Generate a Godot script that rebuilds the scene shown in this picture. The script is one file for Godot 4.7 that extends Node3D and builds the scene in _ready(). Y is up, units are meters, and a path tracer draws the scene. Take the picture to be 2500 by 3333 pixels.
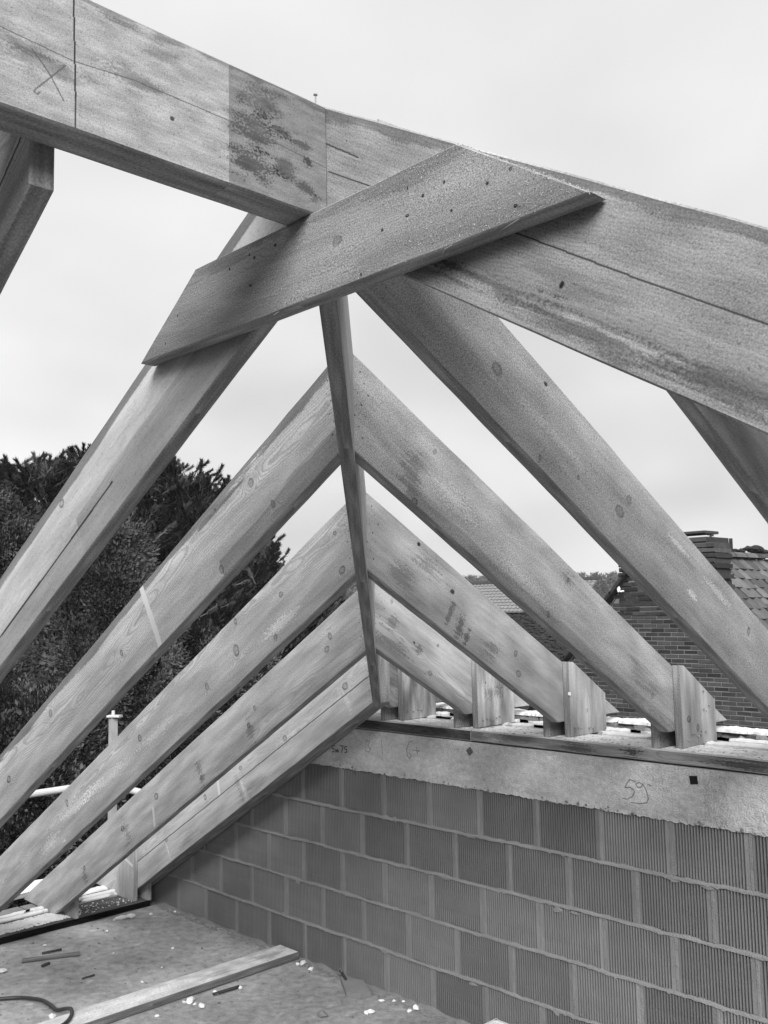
extends Node3D
# Half-hipped roof frame under construction, seen from inside the attic. x runs along the gable wall, z towards the viewer, y up.

const XA := 1.980      # ridge apex
const YA := 1.7246
const ZP := 2.050      # front face of the last rafter pair
const ZH := 1.9946     # top of the hip slope
const TA := 0.5847     # slope of the left roof plane
const TB := 0.5768     # slope of the hip plane
const TR := 0.5948     # slope of the right rafter
const DEP := 0.2268    # rafter depth
const TH := 0.040      # rafter thickness
const YF := -0.9878    # floor
const YP := 0.2448     # top of the gable wall plate
const YL := -0.9470    # top of the low eaves plate

var rng := RandomNumberGenerator.new()
var M := {}
var used := {}

# ------------------------------------------------------------------ helpers
func numbered(n: String) -> String:
	if not used.has(n):
		used[n] = 0
		return n
	used[n] += 1
	return "%s_%03d" % [n, used[n]]

func tag(o: Node, label: String, category: String, group := "", kind := "") -> Node:
	if label != "": o.set_meta("label", label)
	if category != "": o.set_meta("category", category)
	if group != "": o.set_meta("group", group)
	if kind != "": o.set_meta("kind", kind)
	return o

func thing(n: String, label: String, category: String, at := Vector3.ZERO, group := "") -> Node3D:
	var o := Node3D.new()
	o.name = numbered(n)
	add_child(o)
	o.position = at
	tag(o, label, category, group)
	return o

func part(n: String, mesh: Mesh, parent: Node, mat: Material = null) -> MeshInstance3D:
	var o := MeshInstance3D.new()
	o.mesh = mesh
	if mat != null: o.material_override = mat
	o.cast_shadow = GeometryInstance3D.SHADOW_CASTING_SETTING_ON
	if parent == self:
		o.name = numbered(n)
		add_child(o)
	else:
		o.name = n
		parent.add_child(o, true)
	return o

func begin() -> SurfaceTool:
	var st := SurfaceTool.new()
	st.begin(Mesh.PRIMITIVE_TRIANGLES)
	st.set_smooth_group(-1)
	return st

func quad(st: SurfaceTool, a: Vector3, b: Vector3, c: Vector3, d: Vector3, ua := Vector2.ZERO, ub := Vector2(1, 0), uc := Vector2(1, 1), ud := Vector2(0, 1)) -> void:
	st.set_uv(ua); st.add_vertex(a)
	st.set_uv(ub); st.add_vertex(b)
	st.set_uv(uc); st.add_vertex(c)
	st.set_uv(ua); st.add_vertex(a)
	st.set_uv(uc); st.add_vertex(c)
	st.set_uv(ud); st.add_vertex(d)

func done(st: SurfaceTool, mat: Material = null) -> ArrayMesh:
	st.generate_normals()
	if mat != null: st.set_material(mat)
	return st.commit()

func box(st: SurfaceTool, c: Vector3, s: Vector3, b := Basis.IDENTITY, ch := 0.002) -> void:
	# a box with chamfered long edges: 8-sided section swept along local x
	var h := s * 0.5
	var k: float = minf(ch, minf(h.y, h.z) * 0.5)
	var sec := [Vector2(-h.y, -h.z + k), Vector2(-h.y, h.z - k), Vector2(-h.y + k, h.z), Vector2(h.y - k, h.z), Vector2(h.y, h.z - k), Vector2(h.y, -h.z + k), Vector2(h.y - k, -h.z), Vector2(-h.y + k, -h.z)]
	var per := 0.0
	for i in 8:
		var p: Vector2 = sec[i]
		var q: Vector2 = sec[(i + 1) % 8]
		var l := p.distance_to(q)
		quad(st, c + b * Vector3(-h.x, p.x, p.y), c + b * Vector3(h.x, p.x, p.y), c + b * Vector3(h.x, q.x, q.y), c + b * Vector3(-h.x, q.x, q.y), Vector2(0, per), Vector2(s.x, per), Vector2(s.x, per + l), Vector2(0, per + l))
		per += l
	for sx in [-1.0, 1.0]:
		for i in range(1, 7):
			var p0: Vector2 = sec[0]
			var p1: Vector2 = sec[i]
			var p2: Vector2 = sec[i + 1]
			if sx > 0:
				var t := p1; p1 = p2; p2 = t
			for p: Vector2 in [p0, p1, p2]:
				st.set_uv(p); st.add_vertex(c + b * Vector3(sx * h.x, p.x, p.y))

func tube(st: SurfaceTool, pts: Array, radii: Array, sides := 8) -> void:
	var rings := []
	var n := pts.size()
	var last_side := Vector3.ZERO
	for i in n:
		var d: Vector3 = (pts[min(i + 1, n - 1)] - pts[max(i - 1, 0)]).normalized()
		var side := d.cross(Vector3.UP)
		if side.length() < 0.1: side = d.cross(Vector3.RIGHT)
		if last_side != Vector3.ZERO:
			side = last_side - d * last_side.dot(d)
		side = side.normalized()
		last_side = side
		var up := side.cross(d).normalized()
		var ring := []
		for k in sides:
			var a := TAU * k / sides
			ring.append(pts[i] + (side * cos(a) + up * sin(a)) * float(radii[i]))
		rings.append(ring)
	for i in n - 1:
		for k in sides:
			var k2 := (k + 1) % sides
			quad(st, rings[i][k], rings[i + 1][k], rings[i + 1][k2], rings[i][k2], Vector2(float(k) / sides, i), Vector2(float(k) / sides, i + 1), Vector2(float(k + 1) / sides, i + 1), Vector2(float(k + 1) / sides, i))
	for e in [0, n - 1]:
		for k in range(1, sides - 1):
			st.add_vertex(rings[e][0])
			if e == 0:
				st.add_vertex(rings[e][k + 1]); st.add_vertex(rings[e][k])
			else:
				st.add_vertex(rings[e][k]); st.add_vertex(rings[e][k + 1])

func lump(st: SurfaceTool, c: Vector3, r: Vector3, sd: int, rough := 0.35) -> void:
	# an irregular crumb: a perturbed octahedron split once
	var g := RandomNumberGenerator.new()
	g.seed = sd
	var v := [Vector3(1, 0, 0), Vector3(-1, 0, 0), Vector3(0, 1, 0), Vector3(0, -1, 0), Vector3(0, 0, 1), Vector3(0, 0, -1)]
	var f := [[0, 2, 4], [4, 2, 1], [1, 2, 5], [5, 2, 0], [4, 3, 0], [1, 3, 4], [5, 3, 1], [0, 3, 5]]
	var mid := {}
	var pt := {}
	for i in 6: pt[i] = v[i] * (1.0 + g.randf_range(-rough, rough))
	var tri := []
	for t in f:
		var m := []
		for e in 3:
			var a: int = mini(t[e], t[(e + 1) % 3])
			var b: int = maxi(t[e], t[(e + 1) % 3])
			var key := a * 10 + b
			if not mid.has(key):
				mid[key] = 10 + mid.size()
				pt[mid[key]] = (v[a] + v[b]).normalized() * (1.0 + g.randf_range(-rough, rough))
			m.append(mid[key])
		tri.append_array([[t[0], m[0], m[2]], [m[0], t[1], m[1]], [m[2], m[1], t[2]], [m[0], m[1], m[2]]])
	for t in tri:
		for i in [0, 2, 1]:
			st.set_uv(Vector2(pt[t[i]].x, pt[t[i]].y)); st.add_vertex(c + pt[t[i]] * r)

# ------------------------------------------------------------------ materials and computed textures
func grey(v: float) -> Color:
	return Color(v, v, v).linear_to_srgb()

func noise(sd: int, freq: float, oct := 4, type := FastNoiseLite.TYPE_SIMPLEX_SMOOTH) -> FastNoiseLite:
	var n := FastNoiseLite.new()
	n.seed = sd
	n.noise_type = type
	n.frequency = freq
	n.fractal_type = FastNoiseLite.FRACTAL_FBM
	n.fractal_octaves = oct
	return n

func nbytes(sd: int, freq: float, w: int, h: int, oct := 4, stretch := 1) -> PackedByteArray:
	var im := noise(sd, freq, oct).get_image(maxi(8, w / stretch), h, false, false, true)
	im.convert(Image.FORMAT_L8)
	if stretch > 1: im.resize(w, h, Image.INTERPOLATE_CUBIC)
	return im.get_data()

func to_tex(d: PackedByteArray, w: int, h: int) -> ImageTexture:
	var im := Image.create_from_data(w, h, false, Image.FORMAT_L8, d)
	im.convert(Image.FORMAT_RGB8)
	return ImageTexture.create_from_image(im)

func to_normal(d: PackedByteArray, w: int, h: int, s: float) -> ImageTexture:
	var im := Image.create_from_data(w, h, false, Image.FORMAT_L8, d)
	im.convert(Image.FORMAT_RGBA8)
	im.bump_map_to_normal_map(s)
	im.convert(Image.FORMAT_RGB8)
	return ImageTexture.create_from_image(im)

func mottled(sd: int, lo: float, hi: float, tile_m: float, rough: float, size := 512, bump := 0.0, fine := 0.35, speck := 0.0) -> StandardMaterial3D:
	# world-mapped mineral surface: coarse blotches and fine grain between two base tones
	var a := nbytes(sd, 3.0 / size, size, size, 5)
	var b := nbytes(sd + 7, 60.0 / size, size, size, 3)
	var c := nbytes(sd + 13, 25.0 / size, size, size, 2)
	var d := PackedByteArray()
	d.resize(size * size)
	var l0 := Color(lo, lo, lo).linear_to_srgb().r * 255.0
	var l1 := Color(hi, hi, hi).linear_to_srgb().r * 255.0
	for i in size * size:
		var t := (a[i] * (1.0 - fine) + b[i] * fine) / 255.0
		var v: float = lerp(l0, l1, t)
		if speck > 0.0 and c[i] > 205: v -= (c[i] - 205) * speck
		d[i] = int(clampf(v, 0, 255))
	var m := StandardMaterial3D.new()
	m.albedo_texture = to_tex(d, size, size)
	m.roughness = rough
	m.metallic_specular = 0.3
	m.uv1_triplanar = true
	m.uv1_world_triplanar = true
	m.uv1_scale = Vector3.ONE / tile_m
	if bump > 0.0:
		m.normal_enabled = true
		m.normal_texture = to_normal(b, size, size, bump)
		m.normal_scale = 1.0
	return m

func plain(v: float, rough := 0.8, spec := 0.3) -> StandardMaterial3D:
	var m := StandardMaterial3D.new()
	m.albedo_color = grey(v)
	m.roughness = rough
	m.metallic_specular = spec
	return m

func tint(m: StandardMaterial3D, f: float) -> StandardMaterial3D:
	var t: StandardMaterial3D = m.duplicate()
	t.albedo_color = grey(f)
	return t

func stroke(d: PackedByteArray, w: int, h: int, lm: float, dm: float, pts: Array, wid: float, val: int, alpha := 1.0) -> void:
	# a pencil, chalk or crack line; points are (metres along, metres across) on the face itself
	for i in pts.size() - 1:
		var p: Vector2 = pts[i]
		var q: Vector2 = pts[i + 1]
		var n := int(maxf(2.0, p.distance_to(q) / 0.0012))
		for k in n:
			var c := p.lerp(q, float(k) / n)
			var hw := maxf(wid * 0.5, dm / h * 0.5)
			var hx := maxf(wid * 0.5, lm / w * 0.5)
			for y in range(int((c.y - hw) / dm * h), int((c.y + hw) / dm * h) + 1):
				for x in range(int((c.x - hx) / lm * w), int((c.x + hx) / lm * w) + 1):
					if x >= 0 and y >= 0 and x < w and y < h:
						d[y * w + x] = int(lerpf(d[y * w + x], val, alpha))

func wood(lm: float, dm: float, sd: int, o := {}) -> StandardMaterial3D:
	# sawn softwood face, lm x dm metres: rings cut lengthwise, knots, saw fuzz, stains
	var w := int(clampf(lm / float(o.get("res", 0.0028)), 96, 2048))
	var h: int = o.get("h", 144)
	var base: float = float(o.get("base", 172.0)) * 0.83
	var gk: float = o.get("grain", 26.0)
	var fk: float = o.get("fuzz", 0.20)
	var pk: float = o.get("patch", 0.18)
	var rw: float = o.get("ring", 0.0055)
	var speck: float = o.get("speck", 0.0)
	var sk: float = o.get("streak", 0.05)
	var bsk: float = o.get("blot_streak", 0.005)
	var streak := nbytes(sd + 1, 0.09, w, h, 4, 14)
	var fuzz := nbytes(sd + 2, 0.42, w, h, 2)
	var patch := nbytes(sd + 3, float(o.get("pfreq", 0.02)), w, h, 4, int(o.get("pst", 3)))
	var warp := nbytes(sd + 4, 0.010, w, h, 3)
	var spk := nbytes(sd + 5, 0.16, w, h, 2)
	var n1 := noise(sd + 6, 0.55, 2)
	var n2 := noise(sd + 9, 0.8, 2)
	var vc := PackedFloat32Array()
	var hh := PackedFloat32Array()
	vc.resize(w); hh.resize(w)
	for x in w:
		var m := lm * x / w
		vc[x] = dm * float(o.get("pith", 0.55)) + dm * 0.55 * n1.get_noise_1d(m * 0.6)
		hh[x] = maxf(0.004, float(o.get("deep", 0.05)) * (1.0 + 0.9 * n2.get_noise_1d(m * 0.55)))
	var disp := PackedFloat32Array()
	disp.resize(w * h)
	for k in o.get("knots", []):
		var kr: float = k[2]
		var rx := int(kr * 7.0 / lm * w) + 1
		var ry := int(kr * 3.5 / dm * h) + 1
		var cx := int(k[0] / lm * w)
		var cy := int(k[1] / dm * h)
		for y in range(maxi(0, cy - ry), mini(h, cy + ry)):
			for x in range(maxi(0, cx - rx), mini(w, cx + rx)):
				var ex := (x - cx) * lm / w / (kr * 2.6)
				var ey := (y - cy) * dm / h / (kr * 1.35)
				disp[y * w + x] += kr * 2.2 * exp(-ex * ex - ey * ey) * (1.0 if k[1] > vc[clampi(cx, 0, w - 1)] else 1.0)
	var lut := PackedFloat32Array()
	lut.resize(256)
	for i in 256:
		var t := i / 255.0
		lut[i] = -smoothstep(0.35, 0.86, t) * (1.0 - smoothstep(0.90, 1.0, t))
	var d := PackedByteArray()
	d.resize(w * h)
	var strips: Array = o.get("strips", [])   # stained bands along the board: [from, to, darkening, raggedness, a from, a to]
	for y in h:
		var v := dm * (y + 0.5) / h
		var i := y * w
		for x in w:
			var dv := v - vc[x]
			var hx := hh[x]
			var r := sqrt(dv * dv + hx * hx) + disp[i] + (warp[i] - 128) * 0.00005
			var ph := r / rw
			var g := lut[int((ph - floorf(ph)) * 255.0)]
			var val := base + g * gk * (0.35 + 1.15 * patch[i] * 0.0039) + (streak[i] - 128) * sk + (fuzz[i] - 128) * fk + (patch[i] - 128) * pk
			if speck > 0.0 and spk[i] > 172: val -= (spk[i] - 172) * speck
			d[i] = int(clampf(val, 8, 250))
			i += 1
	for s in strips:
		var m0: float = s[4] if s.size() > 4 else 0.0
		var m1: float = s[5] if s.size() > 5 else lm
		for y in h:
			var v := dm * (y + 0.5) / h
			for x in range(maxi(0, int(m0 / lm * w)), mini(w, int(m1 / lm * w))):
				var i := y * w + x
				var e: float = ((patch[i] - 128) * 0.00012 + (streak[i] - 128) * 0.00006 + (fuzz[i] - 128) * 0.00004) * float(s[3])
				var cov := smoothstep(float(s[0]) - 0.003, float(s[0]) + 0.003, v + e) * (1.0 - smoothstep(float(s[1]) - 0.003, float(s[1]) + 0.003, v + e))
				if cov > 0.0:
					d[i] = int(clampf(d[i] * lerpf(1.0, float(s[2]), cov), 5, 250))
	for k in o.get("knots", []):
		var kr: float = k[2]
		var tone: float = k[3] if k.size() > 3 else 0.72
		var rx := int(kr * 1.5 / lm * w) + 1
		var ry := int(kr * 1.5 / dm * h) + 1
		var cx := int(k[0] / lm * w)
		var cy := int(k[1] / dm * h)
		for y in range(maxi(0, cy - ry), mini(h, cy + ry)):
			for x in range(maxi(0, cx - rx), mini(w, cx + rx)):
				var ex := (x - cx) * lm / w / (kr * (1.0 + 0.35 * sin(cx * 1.7)))
				var ey := (y - cy) * dm / h / kr
				var q := sqrt(ex * ex + ey * ey) + (fuzz[y * w + x] - 128) * 0.0012
				var i := y * w + x
				var inner := tone if tone < 0.5 else 0.88 + 0.05 * sin(q * 16.0 + cx)
				var ring := tone if tone < 0.5 else tone * 0.80
				var side := 0.5 + 0.5 * sin(atan2(ey, ex) * 1.5 + cx * 0.7)
				var core := lerpf(inner, lerpf(ring, 0.85, side * 0.6), smoothstep(0.52, 0.80, q))
				d[i] = int(clampf(d[i] * lerpf(core, 1.0, smoothstep(0.86, 1.10, q)), 4, 250))
	for b in o.get("blots", []):   # water and mould stains with ragged outlines: [a, b, half length, half width, factor]
		var cx: float = b[0]
		var cy: float = b[1]
		for y in range(maxi(0, int((cy - b[3] * 1.6) / dm * h)), mini(h, int((cy + b[3] * 1.6) / dm * h))):
			for x in range(maxi(0, int((cx - b[2] * 1.6) / lm * w)), mini(w, int((cx + b[2] * 1.6) / lm * w))):
				var i := y * w + x
				var ex: float = (x * lm / w - cx) / b[2]
				var ey: float = (y * dm / h - cy) / b[3]
				var q := sqrt(ex * ex + ey * ey) + (patch[i] - 128) * 0.004 + (spk[i] - 128) * 0.006 + (streak[i] - 128) * bsk
				if q < 1.0:
					var f: float = lerpf(1.0, float(b[4]), smoothstep(1.0, 0.45, q))
					d[i] = int(clampf(d[i] * f, 4, 250))
	for s in o.get("strokes", []):
		stroke(d, w, h, lm, dm, s[0], s[1], int(float(s[2]) * 0.80), s[3])
	var m := StandardMaterial3D.new()
	m.albedo_texture = to_tex(d, w, h)
	m.normal_enabled = true
	m.normal_texture = to_normal(d, w, h, float(o.get("bump", 1.6))) if dm > 0.1 and lm > 1.0 else M.edge.normal_texture
	m.normal_scale = 0.45
	m.roughness = 0.85
	m.metallic_specular = 0.12
	return m

# ------------------------------------------------------------------ boards
func inset(poly: PackedVector2Array, k: float) -> PackedVector2Array:
	var n := poly.size()
	var area := 0.0
	for i in n: area += poly[i].cross(poly[(i + 1) % n])
	var s := 1.0 if area > 0 else -1.0
	var out := PackedVector2Array()
	for i in n:
		var p := poly[i]
		var e0 := (p - poly[(i + n - 1) % n]).normalized()
		var e1 := (poly[(i + 1) % n] - p).normalized()
		var n0 := Vector2(-e0.y, e0.x) * s
		var n1 := Vector2(-e1.y, e1.x) * s
		var bis := n0 + n1
		var q := bis.length_squared()
		out.append(p + (bis * (2.0 * k / q) if q > 0.25 else bis.normalized() * k))
	return out

func board(n: String, parent: Node, o: Vector3, ax: Vector3, dn: Vector3, nr: Vector3, th: float, front: PackedVector2Array, back: PackedVector2Array, face: Material, edge: Material, ch := 0.0025, wob := 0.0) -> MeshInstance3D:
	# a plank from its side outline (a along, b across) and thickness; surface 0 the two faces, surface 1 the edges
	var lo := Vector2(1e9, 1e9)
	var hi := -lo
	for p in front:
		lo = lo.min(p); hi = hi.max(p)
	for p in back:
		lo = lo.min(p); hi = hi.max(p)
	var sz := hi - lo
	var nv := front.size()
	var f := PackedVector2Array()
	var b := PackedVector2Array()
	for i in nv:     # long edges get slightly wavering saw lines
		var p := front[i]
		var q := front[(i + 1) % nv]
		var p2 := back[i]
		var q2 := back[(i + 1) % nv]
		var steps := 1
		if wob > 0.0: steps = maxi(1, int(p.distance_to(q) / 0.09))
		var nn := (q - p).normalized()
		nn = Vector2(-nn.y, nn.x)
		for k in steps:
			var t := float(k) / steps
			var j := 0.0 if k == 0 else rng.randf_range(-wob, wob)
			f.append(p.lerp(q, t) + nn * j)
			b.append(p2.lerp(q2, t) + nn * (j * 0.6))
	var fi := inset(f, ch)
	var bi := inset(b, ch)
	var P := func(v: Vector2, c: float) -> Vector3: return ax * v.x + dn * v.y - nr * c
	var flip := ax.cross(dn).dot(nr) > 0.0
	var st := begin()
	var ft := Geometry2D.triangulate_polygon(fi)
	for lay in 2:
		var poly := fi if lay == 0 else bi
		for t in range(0, ft.size(), 3):
			var idx := [ft[t], ft[t + 1], ft[t + 2]]
			var ar: float = (poly[idx[1]] - poly[idx[0]]).cross(poly[idx[2]] - poly[idx[0]])
			var want := (ar > 0.0) == flip
			if lay == 1: want = not want
			if want: idx = [idx[0], idx[2], idx[1]]
			for i in idx:
				st.set_uv(Vector2((poly[i].x - lo.x) / sz.x, (poly[i].y - lo.y) / sz.y))
				st.add_vertex(P.call(poly[i], 0.0 if lay == 0 else th))
	var mesh := done(st, face)
	var se := begin()
	var sn := begin()
	var ends := 0
	var m := f.size()
	var ccw := 0.0
	for i in m: ccw += f[i].cross(f[(i + 1) % m])
	var dirn := (ccw > 0.0) == flip
	var run := 0.0
	var layers := [[fi, 0.0], [f, ch], [b, th - ch], [bi, th]]
	for i in m:
		var j := (i + 1) % m
		var u0 := run
		run += f[i].distance_to(f[j])
		var u1 := run
		for l in 3:
			var A: Vector3 = P.call(layers[l][0][i], layers[l][1])
			var B: Vector3 = P.call(layers[l][0][j], layers[l][1])
			var C2: Vector3 = P.call(layers[l + 1][0][j], layers[l + 1][1])
			var D: Vector3 = P.call(layers[l + 1][0][i], layers[l + 1][1])
			var v0: float = layers[l][1]
			var v1: float = layers[l + 1][1]
			var tgt := se
			if absf(f[j].y - f[i].y) > 0.35 * f[i].distance_to(f[j]):
				tgt = sn
				ends += 1
			if dirn: quad(tgt, A, B, C2, D, Vector2(u0, v0), Vector2(u1, v0), Vector2(u1, v1), Vector2(u0, v1))
			else: quad(tgt, A, D, C2, B, Vector2(u0, v0), Vector2(u0, v1), Vector2(u1, v1), Vector2(u1, v0))
	se.generate_normals()
	se.set_material(edge)
	mesh = se.commit(mesh)
	if ends > 0:
		sn.generate_normals()
		sn.set_material(M.cut)
		mesh = sn.commit(mesh)
	var mi := part(n, mesh, parent)
	mi.position = o
	return mi

func rect(a0: float, b0: float, a1: float, b1: float) -> PackedVector2Array:
	return PackedVector2Array([Vector2(a0, b0), Vector2(a1, b0), Vector2(a1, b1), Vector2(a0, b1)])

func shifted(p: PackedVector2Array, which: Array, d: float) -> PackedVector2Array:
	var q := p.duplicate()
	for i in which: q[i] += Vector2(d, 0)
	return q

# left-hand rafters run in planes z = const; a is measured from the apex down the slope
func left_rafter(zf: float, xt: float, shift: float, yl: float, depth: float, mat: Material, label: String, nm := "jack_rafter", group := "rafters of the left roof slope") -> MeshInstance3D:
	var c := 1.0 / sqrt(1.0 + TA * TA)
	var s := TA * c
	var at := func(b: float) -> float: return (XA - xt + b * s) / c
	var al := func(b: float) -> float: return (YA - yl - b * c) / s
	var f := PackedVector2Array([Vector2(at.call(0.0), 0), Vector2(al.call(0.0), 0), Vector2(al.call(depth), depth), Vector2(at.call(depth), depth)])
	var b := shifted(f, [0, 3], shift / c)
	var mi := board(nm, self, Vector3(XA, YA, zf), Vector3(-c, -s, 0), Vector3(s, -c, 0), Vector3(0, 0, 1), TH, f, b, mat, M.edge, 0.003, 0.0012)
	tag(mi, label, "rafter", group)
	return mi

func hip_slope_rafter(xf: float, zt: float, shift: float, mat: Material, label: String) -> MeshInstance3D:
	var c := 1.0 / sqrt(1.0 + TB * TB)
	var s := TB * c
	var yl := 0.306
	var at := func(b: float) -> float: return (ZH - zt + b * s) / c
	var al := func(b: float) -> float: return (YA - yl - b * c) / s
	var f := PackedVector2Array([Vector2(at.call(0.0), 0), Vector2(al.call(0.0), 0), Vector2(al.call(DEP), DEP), Vector2(at.call(DEP), DEP)])
	var b := shifted(f, [0, 3], shift / c)
	var mi := board("jack_rafter", self, Vector3(xf, YA, ZH), Vector3(0, -s, -c), Vector3(0, -c, s), Vector3(1, 0, 0), TH, f, b, mat, M.edge, 0.003, 0.0012)
	tag(mi, label, "rafter", "rafters of the hip slope above the block wall")
	return mi

func hip_x(z: float) -> float: return XA - 0.028 - (ZH + 0.028 - z) * TB / TA
func hip_z(x: float) -> float: return ZH + 0.028 - (XA - 0.028 - x) * TA / TB

func rel(k: Array, a0: float) -> Array:
	var out := []
	for e in k:
		var q: Array = e.duplicate()
		q[0] -= a0
		out.append(q)
	return out

func rel_strokes(k: Array, a0: float) -> Array:
	var out := []
	for e in k:
		var pts := []
		for p in e[0]: pts.append(p - Vector2(a0, 0))
		out.append([pts, e[1], e[2], e[3]])
	return out

# ------------------------------------------------------------------ scene
func _ready() -> void:
	rng.seed = 71
	setup_view()
	make_materials()
	build_ground()
	build_floor()
	build_block_wall()
	build_added_gable()
	build_concrete_beam()
	build_plates()
	build_roof_frame()
	build_gussets()
	build_outer_leaf()
	build_floor_things()
	build_scaffold()
	build_neighbours()
	build_trees()

func setup_view() -> void:
	var cam := Camera3D.new()
	cam.name = "camera"
	add_child(cam)
	cam.position = Vector3(3.2885, 0.7783, 3.1709)
	cam.rotation_order = EULER_ORDER_YXZ
	cam.rotation = Vector3(0.0992, 0.8002, -0.0192)
	cam.keep_aspect = Camera3D.KEEP_HEIGHT
	cam.fov = 56.457
	cam.near = 0.05
	cam.far = 1500.0
	cam.current = true
	var w := 512
	var h := 256
	var im := Image.create(w, h, false, Image.FORMAT_RGBF)
	var n := noise(5, 1.0, 5)
	var n2 := noise(9, 1.0, 3)
	for y in h:
		var el := PI * (0.5 - (y + 0.5) / h)
		for x in w:
			var az := TAU * (x + 0.5) / w
			var dir := Vector3(cos(el) * sin(az), sin(el), cos(el) * cos(az))
			var q := Vector3(dir.x, 0, dir.z) / maxf(0.10, absf(dir.y) + 0.06)
			var c := n.get_noise_3d(dir.x * 2.6 + 4.0, dir.y * 6.0, dir.z * 2.6) + n2.get_noise_3d(q.x * 0.35, q.z * 0.35, 3.0) * 0.25
			# an even overcast: brighter overhead than at the skyline, soft cloud structure low down
			var v := 0.194 + 0.026 * clampf(dir.y, 0.0, 1.0) + c * (0.020 + 0.070 * pow(1.0 - clampf(dir.y * 1.8, 0.0, 1.0), 1.3))
			if dir.y < 0.0: v = 0.035
			im.set_pixel(x, y, Color(v, v, v))
	var pm := PanoramaSkyMaterial.new()
	pm.panorama = ImageTexture.create_from_image(im)
	pm.energy_multiplier = 1.0
	var sky := Sky.new()
	sky.sky_material = pm
	var env := Environment.new()
	env.background_mode = Environment.BG_SKY
	env.sky = sky
	env.tonemap_mode = Environment.TONE_MAPPER_LINEAR
	env.tonemap_exposure = 4.1
	env.ambient_light_source = Environment.AMBIENT_SOURCE_SKY
	env.sdfgi_enabled = true
	env.ssao_enabled = true
	env.ssil_enabled = true
	env.fog_enabled = true
	env.fog_density = 0.0007
	env.fog_light_color = grey(0.19)
	var we := WorldEnvironment.new()
	we.name = "world_environment"
	we.environment = env
	add_child(we)
	var sun := DirectionalLight3D.new()
	sun.name = "sun"
	add_child(sun)
	sun.light_energy = 0.5
	sun.light_angular_distance = 40.0
	sun.light_color = Color(1, 1, 1)
	sun.shadow_enabled = true
	sun.look_at_from_position(Vector3(5.9, 6.2, 5.8), Vector3(0, 0, 0))

func make_materials() -> void:
	# generic sawn edges, tiled by metres
	var e := nbytes(301, 0.05, 512, 128, 4, 10)
	var e2 := nbytes(302, 0.25, 512, 128, 3)
	var d := PackedByteArray()
	d.resize(512 * 128)
	for i in 512 * 128: d[i] = int(clampf(142 + (e[i] - 128) * 0.22 + (e2[i] - 128) * 0.20, 0, 255))
	var m := StandardMaterial3D.new()
	m.albedo_texture = to_tex(d, 512, 128)
	m.normal_enabled = true
	m.normal_texture = to_normal(d, 512, 128, 1.5)
	m.roughness = 0.9
	m.metallic_specular = 0.02
	m.uv1_scale = Vector3(1.2, 6.0, 1)
	M.edge = m
	M.cut = m
	M.edge_dark = m.duplicate()
	M.edge_dark.albedo_color = grey(0.85)
	M.wet = m.duplicate()
	M.wet.albedo_color = Color(0.52, 0.52, 0.52)
	M.wet.roughness = 0.6
	M.frosted = mottled(770, 0.26, 0.55, 0.25, 0.9, 256, 1.5, 0.75)
	M.plate = m.duplicate()
	M.plate.albedo_color = Color(0.60, 0.60, 0.60)
	var bl := mottled(400, 0.195, 0.295, 0.55, 0.9, 512, 1.5, 0.3, 0.2)
	M.block = []
	for k in 4: M.block.append(tint(bl, 0.70 + 0.10 * k))
	M.joint = mottled(515, 0.18, 0.27, 0.5, 0.95, 256, 1.5, 0.3, 0.3)
	M.mortar = mottled(520, 0.21, 0.34, 0.4, 0.95, 256, 2.0, 0.4, 0.3)
	var br := mottled(560, 0.20, 0.36, 0.5, 0.9, 256, 1.5, 0.4)
	M.brick = []
	for k in 4: M.brick.append(tint(br, 0.09 + 0.045 * k))
	M.brick_light = []
	for k in 3: M.brick_light.append(tint(br, 0.40 + 0.28 * k))
	M.brick_mortar = mottled(640, 0.20, 0.34, 0.5, 0.95, 128, 1.0, 0.4)
	M.brick_mortar_dark = mottled(650, 0.12, 0.20, 0.5, 0.95, 128, 0.0, 0.4)
	var tl := mottled(660, 0.09, 0.30, 0.45, 0.9, 256, 2.0, 0.55, 0.0)
	M.tile = []
	for k in 4: M.tile.append(tint(tl, 0.34 + 0.11 * k))
	M.far_roof = tint(tl, 0.95)
	M.moss = mottled(700, 0.012, 0.05, 0.5, 1.0, 128, 3.0, 0.6)
	M.bark = tint(M.moss, 1.0)
	M.snow = mottled(740, 0.50, 0.78, 0.3, 0.7, 128, 1.0, 0.4)
	M.chip = mottled(745, 0.76, 0.90, 0.1, 0.9, 128, 0.0, 0.4)
	M.grit = mottled(760, 0.14, 0.30, 0.2, 0.95, 128, 1.0, 0.5)
	M.earth = mottled(780, 0.03, 0.09, 6.0, 1.0, 256, 0.0, 0.5)
	M.paint = mottled(800, 0.36, 0.56, 0.5, 0.5, 128, 0.0, 0.3, 0.6)
	M.zinc = tint(M.paint, 0.66)
	M.plank_edge = m.duplicate()
	M.plank_edge.albedo_color = grey(0.6)
	M.cable = plain(0.03, 0.45, 0.5)
	M.steel = plain(0.28, 0.4, 0.5)
	M.steel.metallic = 0.6
	M.plastic = plain(0.6, 0.4, 0.5)
	M.hole = plain(0.02, 1.0, 0.0)

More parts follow.
